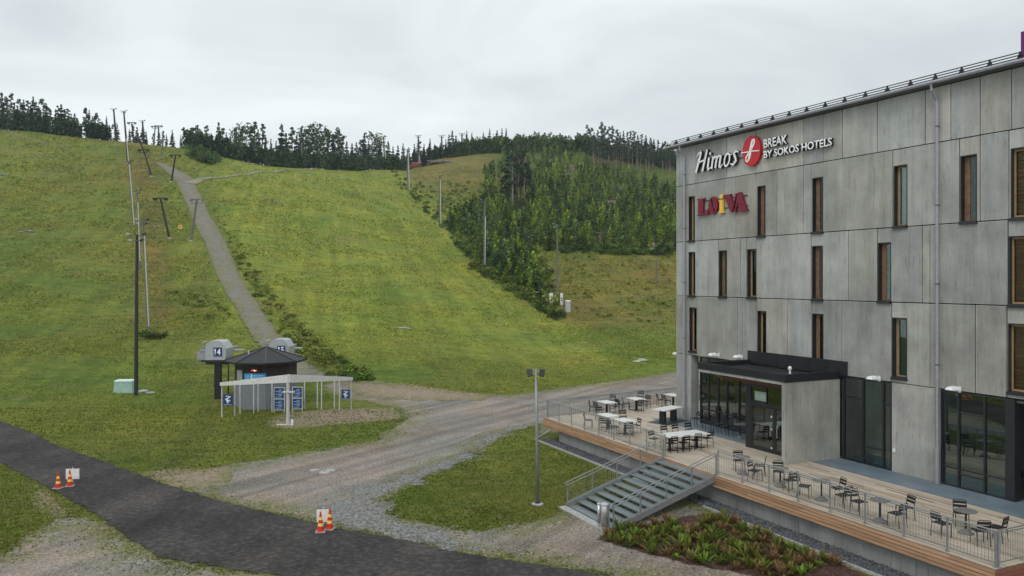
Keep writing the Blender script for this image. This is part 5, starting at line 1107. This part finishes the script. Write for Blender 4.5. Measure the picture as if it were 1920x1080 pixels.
SK = [('in the wood on the left skyline', 275, [(-14,172,'p'),(3,170,'s'),(12,182,'p'),(20,176,'p'),(27,190,'s'),(32,195,'s'),(38,186,'p'),(44,184,'s'),(53,190,'p'),(62,178,'s'),(69,192,'p'),(75,200,'s'),(82,186,'p'),(88,198,'s'),(95,205,'p'),(104,202,'s'),(109,198,'p'),(115,192,'s'),(122,206,'p'),(128,205,'p'),(134,212,'s'),(140,210,'s'),(146,226,'s'),(152,236,'s')]),
 ('in the small skyline group left of the masts', 272, [(162,202,'p'),(167,204,'s'),(173,216,'s'),(179,212,'p'),(185,222,'p'),(192,226,'s'),(200,216,'s'),(205,232,'s'),(219,228,'s')]),
 ('on the crest around the lift towers', 278, [(243,240,'s'),(250,236,'p'),(257,236,'s'),(268,232,'s'),(274,244,'s'),(287,250,'p'),(298,240,'s'),(305,246,'p'),(312,250,'s'),(323,242,'s'),(339,251,'s')]),
 ('in the wood right of the lift crest', 305, [(351,250,'s'),(357,244,'p'),(366,240,'p'),(372,235,'p'),(380,246,'s'),(388,236,'p'),(396,248,'s'),(410,226,'s'),(417,240,'p'),(424,246,'s'),(432,252,'s'),(440,240,'p'),(447,232,'b'),(455,236,'p'),(462,230,'b'),(470,236,'p'),(478,228,'p'),(484,240,'s'),(492,234,'p'),(498,250,'s')]),
 ('in the tall wood above the mown slope', 322, [(508,258,'s'),(518,262,'s'),(528,228,'s'),(536,246,'s'),(548,238,'p'),(556,250,'s'),(565,234,'s'),(573,244,'p'),(580,236,'b'),(590,228,'b'),(600,232,'b'),(608,240,'b'),(616,243,'p'),(625,248,'s'),(633,240,'p'),(641,250,'p'),(650,262,'s'),(660,266,'s')]),
 ('on the ridge behind the log pile', 352, [(668,264,'s'),(676,262,'p'),(683,246,'s'),(691,262,'s'),(698,248,'b'),(706,250,'b'),(712,262,'s'),(728,262,'s'),(737,272,'s'),(746,270,'s'),(756,267,'s'),(766,274,'s'),(777,268,'s'),(786,262,'p'),(795,268,'s'),(806,258,'s'),(815,268,'s')]),
 ('on the ridge above the upper right field', 412, [(826,266,'s'),(836,260,'s'),(842,250,'s'),(848,242,'s'),(855,252,'s'),(861,262,'s'),(869,258,'s'),(875,243,'s'),(885,246,'s'),(892,258,'s'),(900,254,'s'),(906,246,'s'),(918,239,'s'),(926,250,'s'),(932,242,'s'),(941,238,'s'),(949,238,'s'),(958,258,'s'),(968,248,'s'),(978,256,'s'),(990,262,'s')]),
 ('on the ridge above the young wood', 430, [(1003,246,'p'),(1010,248,'p'),(1020,262,'s'),(1026,252,'s'),(1032,248,'p'),(1043,256,'s'),(1054,256,'s'),(1062,264,'s'),(1070,254,'s'),(1080,262,'s'),(1090,256,'s')]),
 ('in the wood at the right ridge end', 400, [(1102,234,'p'),(1108,240,'p'),(1114,246,'s'),(1121,244,'p'),(1128,229,'p'),(1134,236,'p'),(1141,238,'p'),(1149,236,'p'),(1157,242,'p'),(1163,246,'s'),(1169,243,'s'),(1176,248,'p'),(1183,246,'p'),(1189,245,'p'),(1196,250,'s'),(1203,252,'p'),(1211,251,'s'),(1219,258,'p'),(1226,259,'s'),(1234,262,'p'),(1242,264,'s'),(1252,266,'s'),(1262,272,'s')])]
for place, Y, lst in SK:
    for nth, (px, top, k) in enumerate(lst): by_pixel({'s': 'spruce', 'p': 'pine', 'b': 'birch'}[k], px, top, Y+random.uniform(-5, 8), place, random.uniform(.9, 1.25) if k == 's' else random.uniform(1.0, 1.4), nth)
# the wood on the right end runs down the slope: bare reddish trunks under dark crowns
for i in range(46):
    px = random.uniform(1105, 1262); by = 300+random.uniform(0, 1)*(px-1095)*.16+random.uniform(0, 16); p = hit(px, by); tree('pine', p.x, p.y, random.uniform(9, 13), 'dark bare trunked pine on the slope just left of the hotel roof', 'pines on the slope face left of the hotel roof', 1.25)
for i, (px, by, top, lb) in enumerate([(961, 397, 284, 'tall pine with the thickest pale trunk in the group mid slope'), (973, 392, 288, 'tall pine with a slim trunk in the middle of the mid slope group'), (983, 392, 282, 'tall pine on the right of the mid slope group'), (952, 372, 278, 'tall dark pine behind the mid slope group on the left'), (968, 365, 276, 'tall dark pine behind the middle of the mid slope group'), (990, 370, 292, 'tall dark pine behind the mid slope group on the right')]):
    p = hit(px, by); hh = (by-top)/F*p.y; kd = 'pine' if i < 3 else 'spruce'; tree(kd, p.x, p.y, hh, lb, 'tall pines standing mid slope', 1.15)
for k in protos:
    for o_, used_ in protos[k]:
        if not used_:
            for ch in list(o_.children): bpy.data.objects.remove(ch)
            bpy.data.objects.remove(o_)
# understory and young wood (uncountable): many small trees merged into one
def inpoly(poly, x, y):
    c = False
    for i in range(len(poly)):
        (ax, ay), (bx, by) = poly[i], poly[(i+1) % len(poly)]
        if (ay > y) != (by > y) and x < (bx-ax)*(y-ay)/(by-ay)+ax: c = not c
    return c
def variants(cols, spec, n=5, seed=50):
    out = []
    for i in range(n):
        r = np.random.RandomState(seed+i); c = cols[i % len(cols)]
        if spec == 'spruce': out.append(spruce_arrays(r, 1, .24, 10, 7, col=c))
        elif spec == 'bush': out.append(clump_arrays(r, [(r.uniform(-.35, .35), r.uniform(-.35, .35), r.uniform(.25, .8), .32, .28) for k in range(4)], 18, .10, c))
        else: out.append(clump_arrays(r, [(r.uniform(-.16, .16), r.uniform(-.16, .16), z, .22*(1.15-z), .16) for z in np.linspace(.25, .9, 6)], 15, .065, c))
    return out
def scatter(name, label, regions, seed):
    r = np.random.RandomState(seed); Vs = []; Fs = []; Cs = []; o = 0
    for poly, n, vs, h0, h1, asp, tint in regions:
        xs = [p[0] for p in poly]; ys = [p[1] for p in poly]; k = 0
        while k < n:
            px, py = r.uniform(min(xs), max(xs)), r.uniform(min(ys), max(ys))
            if not inpoly(poly, px, py): continue
            k += 1; p = hit(px, py); V, Fq, C = vs[r.randint(len(vs))]; s = r.uniform(h0, h1); a = r.uniform(0, 6.28); ca, sa = math.cos(a), math.sin(a)
            R = np.array([[ca, -sa, 0], [sa, ca, 0], [0, 0, 1]]); W_ = (V*np.array([asp, asp, 1])*s)@R.T+np.array([p.x, p.y, p.z-.1*s])
            Vs.append(W_); Fs.append(Fq+o); o += len(V); Cs.append(C*r.uniform(.5, 1.6)*np.array(tint))
    me = npmesh(name, np.concatenate(Vs), np.concatenate(Fs), np.concatenate(Cs), leafm); ob = bpy.data.objects.new(name, me); COL.objects.link(ob); tag(ob, label, None, None, 'stuff')
dkg = [(.044, .070, .032), (.054, .086, .036), (.07, .105, .040)]; lg = [(.078, .118, .026), (.11, .145, .028), (.062, .10, .026)]; ylg = [(.15, .20, .03), (.13, .19, .03)]
VS, VB_, VD = variants(dkg, 'spruce'), variants(lg, 'birch', seed=70), variants(lg+dkg, 'bush', seed=90); VY_ = variants(ylg, 'birch', seed=120); VW = variants([(.15, .18, .04), (.19, .20, .05), (.12, .16, .04)], 'bush', seed=95); VDK = variants(dkg, 'birch', seed=140)
YW = [(905,330),(945,290),(1000,285),(1100,292),(1180,330),(1262,350),(1420,360),(1420,480),(1266,472),(1200,470),(1130,462),(1040,468),(990,486),(1010,538),(1043,582),(1000,562),(950,530),(905,497),(862,452),(832,418),(872,400),(905,372)]
scatter('young_wood', 'dense young birches and spruces covering the right hillside', [
  (YW, 1150, VB_, 2.2, 5.5, .72, (1.5, 1.5, 1.1)), (YW, 430, VS, 3, 7.5, .9, (1.1, 1.15, 1.15)), (YW, 400, VDK, 2.5, 6, .9, (1.2, 1.3, 1.1)), (YW, 800, VW, .8, 2.4, 1.3, (.8, .9, .8)),
  ([(1180,370),(1262,400),(1262,455),(1195,440)], 110, VY_, 2.5, 5, 1.0, (1, 1, 1)), ([(1020,282),(1050,280),(1055,300),(1030,302)], 14, VY_, 2.5, 5, 1.0, (1.0, .9, 1)),
  ([(985,470),(1012,465),(1048,575),(1040,588),(1000,565)], 50, VW, 1.2, 2.4, 1.0, (.7, .8, .7)), ([(880,505),(900,492),(1000,560),(1050,590),(1040,600)], 110, VW, .6, 1.6, 1.2, (.75, .85, .7))], 1)
scatter('understory', 'dark undergrowth along the foot of the ridge woods', [
  ([(0,236),(150,253),(150,246),(0,228)], 150, VDK, 2, 7, .9, (1, 1.05, 1.2)), ([(160,256),(205,258),(205,250),(160,250)], 40, VDK, 3, 6, 1.1, (.75, .8, .95)),
  ([(350,278),(410,288),(500,312),(500,305),(420,280),(350,268)], 150, VDK, 3, 8, 1.1, (1.15, 1.2, 1.25)), ([(350,282),(405,292),(412,308),(380,312),(352,296)], 70, VD, 1.5, 3.2, 1.1, (1.15, 1.2, 1.25)),
  ([(500,313),(720,312),(720,309),(500,309)], 300, VDK, 2.5, 7, .85, (1.15, 1.2, 1.25)), ([(720,306),(860,292),(860,288),(720,303)], 190, VDK, 2.5, 7, 1.0, (.9, 1, .95)), ([(850,290),(1110,284),(1110,278),(850,282)], 420, VB_, 4, 9, 1.0, (.8, .9, 1.05)),
  ([(1262,322),(1420,330),(1420,300),(1262,300)], 160, VS, 7, 12, .9, (.9, .95, .95)), ([(1100,296),(1262,320),(1262,300),(1100,282)], 220, VDK, 4, 8, 1.0, (.9, .9, .9))], 2)
scatter('weeds', 'tall weeds and low bushes beside the path and the slope edges', [
  ([(392,385),(406,385),(460,480),(540,590),(640,680),(700,716),(640,712),(585,695),(520,630),(470,545),(430,470)], 230, VW, .4, 1.0, 1.3, (1.0, 1.0, .9)), ([(725,318),(740,318),(905,490),(1060,600),(1040,604),(890,500)], 170, VD, .6, 1.5, 1.2, (.9, 1, .8)),
  ([(735,345),(900,340),(905,370),(860,400),(835,415),(770,370)], 120, VW, .6, 1.4, 1.2, (.8, .8, .8)), ([(1000,480),(1260,480),(1262,610),(1080,600)], 130, VW, .3, .8, 1.4, (1.1, 1.0, .8)),
  ([(640,680),(690,700),(700,715),(640,715)], 70, VW, .4, .9, 1.4, (.8, 1.15, .8)), ([(300,545),(420,560),(430,600),(330,600)], 40, VW, .3, .8, 1.4, (.8, 1.0, .8)), ([(262,628),(310,632),(306,640),(262,636)], 14, VD, .5, .9, 1.5, (.5, .6, .6)),
  ([(1040,466),(1262,472),(1262,482),(1040,476)], 120, VD, .8, 1.6, 1.2, (.8, .9, .8))], 3)
# ------------------------------------------------------------------ grass tufts over everything green
def tufts(n, seed):
    r = np.random.RandomState(seed); px = r.uniform(-60, 1400, n); py = 238+842*r.uniform(0, 1, n)
    X = np.zeros(n); Y = np.zeros(n); Z = np.zeros(n); Yr = 14*np.exp(np.arange(0, 3.2, .004)); ok = np.zeros(n, bool)
    t = (px-CXP)/F; s = (HZ-py)/F
    for c in range(0, n, 4000):
        tt = t[c:c+4000, None]; D = H(tt*Yr, np.broadcast_to(Yr, (tt.shape[0], len(Yr))))-(CZ+s[c:c+4000, None]*Yr); k = np.argmax(D > 0, 1); g = D[np.arange(len(k)), k] > 0
        Y[c:c+4000] = Yr[k]; X[c:c+4000] = tt[:, 0]*Yr[k]; ok[c:c+4000] = g
    Z = H(X, Y); u, v = (X-OX)*UX+(Y-OY)*UY, (X-OX)*VX+(Y-OY)*VY
    ok &= (gsd(X, Y) < r.exponential(.55, n)-.15) & (sdpoly(ASPH, X, Y) < r.exponential(.12, n)-.1) & (sdpoly(GRAV2, X, Y) < r.exponential(.6, n)-.1) & (sdpoly(MUL, X, Y) < 0) & ~((u > -5) & (v > -8.2)) & (Y < 400)
    PP = strip_poly([(590,712),(560,690),(500,636),(452,560),(420,495),(395,440),(372,395),(357,362),(345,338),(318,316),(296,305)], 4.2); ok &= (sdpoly(PP, X, Y) < 0)
    cl = np.sin(X*.23+2*np.sin(Y*.11))+np.sin(Y*.41+1.7*np.sin(X*.17))+.8*np.sin(X*.9+Y*.3)*np.sin(Y*1.1-X*.2)+r.normal(size=n)*.7
    ok &= (Y < 62) | (cl > -.35)
    X, Y, Z = X[ok], Y[ok], Z[ok]; n = len(X); V = []; C = []
    big = np.sin(X*.31+np.sin(Y*.2))*np.sin(Y*.23)+r.normal(size=n)*.5
    base = np.where(big[:, None] > .35, np.array([[.215, .205, .050]]), np.array([[.142, .176, .030]]))*r.uniform(.65, 1.35, (n, 1))*(1+.45*(Y > 62))[:, None]
    pz = X/Y*F+960; pyy = HZ-(Z-CZ)/Y*F; br = (pz < 380) & (r.uniform(size=n) < .25) & (Y > 70); base[br] *= np.array([1.15, .92, 1.1])
    md = (pz > 400+np.clip((pyy-340)*.75, 0, 400)) & (pz < 725+(pyy-312)*1.13) & (Y > 75); base[md] *= np.array([1.25, 1.2, 1.2])
    sz = np.clip(Y*.0016, .07, .36)*r.uniform(.5, 1.5, n)
    for b in range(3):
        a = r.uniform(0, 6.283, n); w = sz*.36; lean = sz*r.uniform(-.9, .9, n); lean2 = sz*r.uniform(-.6, .6, n)
        A = np.stack([X-np.cos(a)*w, Y-np.sin(a)*w, Z-.02], 1); B = np.stack([X+np.cos(a)*w, Y+np.sin(a)*w, Z-.02], 1); T = np.stack([X+lean, Y+lean2, Z+sz*r.uniform(.5, 1.0, n)], 1)
        V.append(np.stack([A, B, T], 1).reshape(-1, 3)); C.append(base*r.uniform(.8, 1.2, (n, 1)))
    V = np.concatenate(V); C = np.concatenate(C); me = npmesh('grass', V, np.arange(len(V)).reshape(-1, 3), C, grassm)
    o = bpy.data.objects.new('grass', me); COL.objects.link(o); tag(o, 'rough grass growing over the slopes and verges', None, None, 'stuff')
tufts(260000, 4)
m = M(); ss = np.random.RandomState(21)
for i in range(5200):
    px = ss.uniform(0, 1350); py = ss.uniform(735, 1079); x, y = gp(px, py)
    q = float(gsd(np.array([x]), np.array([y]))[0]); q2 = float(sdpoly(GRAV2, np.array([x]), np.array([y]))[0])
    if max(q, q2) < -.1 or ss.uniform() > .25+.75*math.exp(-max(q, q2)/1.2): continue
    r_ = ss.uniform(.02, .055)*(1+.6*(ss.uniform() < .05)); k = ss.uniform(.5, 1.35); m.cur = (.27*k, .25*k, .225*k); z = h(x, y)+.012; a = ss.uniform(0, 6.28)
    m.add([(x+r_*math.cos(a+t*1.57)*ss.uniform(.7, 1.3), y+r_*math.sin(a+t*1.57)*ss.uniform(.7, 1.3), z) for t in range(4)]+[(x, y, z+r_*.7)], [(t, (t+1) % 4, 4) for t in range(4)])
tag(m.build('loose_stones', stonem), kind='stuff')['label'] = 'loose stones scattered over the gravel and its edges'
# ------------------------------------------------------------------ young shrubs in the planting bed
shr = []
for i in range(5):
    r = np.random.RandomState(200+i); V = []; Fc = []; C = []; base = [(.11, .145, .025), (.145, .15, .03), (.18, .11, .048), (.17, .15, .045), (.135, .21, .03)][i]
    for k in range(34):
        a = r.uniform(0, 6.28); ln = r.uniform(.35, 1.0); tilt = r.uniform(.2, 1.1); w = r.uniform(.03, .06); x, y, z = math.cos(a)*math.sin(tilt)*ln*.6, math.sin(a)*math.sin(tilt)*ln*.6, math.cos(tilt)*ln; o = len(V)
        px_, py_ = -math.sin(a)*w, math.cos(a)*w; V += [(x*.15, y*.15, 0), (x*.6+px_, y*.6+py_, z*.62), (x, y, z*.95), (x*.6-px_, y*.6-py_, z*.66)]; Fc.append((o, o+1, o+2, o+3)); q = r.uniform(.6, 1.5); C.append([c*q for c in base])
    me = npmesh('leaves', np.array(V), np.array(Fc), np.array(C), leafm); shr.append([me, 0])
def shrub(x, y, s, i):
    o = thing('young_shrub', 'young olive green leafy shrub planted in the bark bed below the terrace', 'shrub', (x, y, h(x, y)+.02), random.uniform(0, 6.28), 'young shrubs in the bark bed'); o.scale = (s*1.55, s*1.55, s*.66)
    c = bpy.data.objects.new('leaves', shr[i][0]); COL.objects.link(c); c.parent = o
mu = np.array(MUL); cnt = 0; pts_ = []
for _ in range(14000):
    x, y = random.uniform(mu[:, 0].min(), mu[:, 0].max()), random.uniform(mu[:, 1].min(), mu[:, 1].max())
    if float(sdpoly(MUL, np.array([x]), np.array([y]))[0]) < .15: continue
    u, v = toUV(x, y)
    if u > 20 or (u < 14.3 and v > -10.2): continue
    if any((x-a)**2+(y-b)**2 < .13 for a, b in pts_): continue
    pts_.append((x, y)); cnt += 1
    shrub(x, y, random.uniform(.40, .85), random.choice([0, 0, 1, 1, 2, 2, 3, 4]))
    if cnt >= 290: break
def haze():
    m = bpy.data.materials.new('haze'); m.use_nodes = True; nt = m.node_tree; nt.nodes.remove(nt.nodes['Principled BSDF'])
    v = nd(nt, 'ShaderNodeVolumePrincipled'); v.inputs['Color'].default_value = (.80, .88, 1, 1); v.inputs['Density'].default_value = HAZE; v.inputs['Anisotropy'].default_value = .2
    nt.links.new(v.outputs[0], nt.nodes['Material Output'].inputs['Volume']); q = M(); q.box(-1100, 1400, -30, 1050, -2, 135); o = q.build('haze', m); o['kind'] = 'stuff'; o['label'] = 'thin damp air over the whole hillside'
HAZE = .00015
haze()
print('objects', len(bpy.data.objects), 'shrubs', cnt)
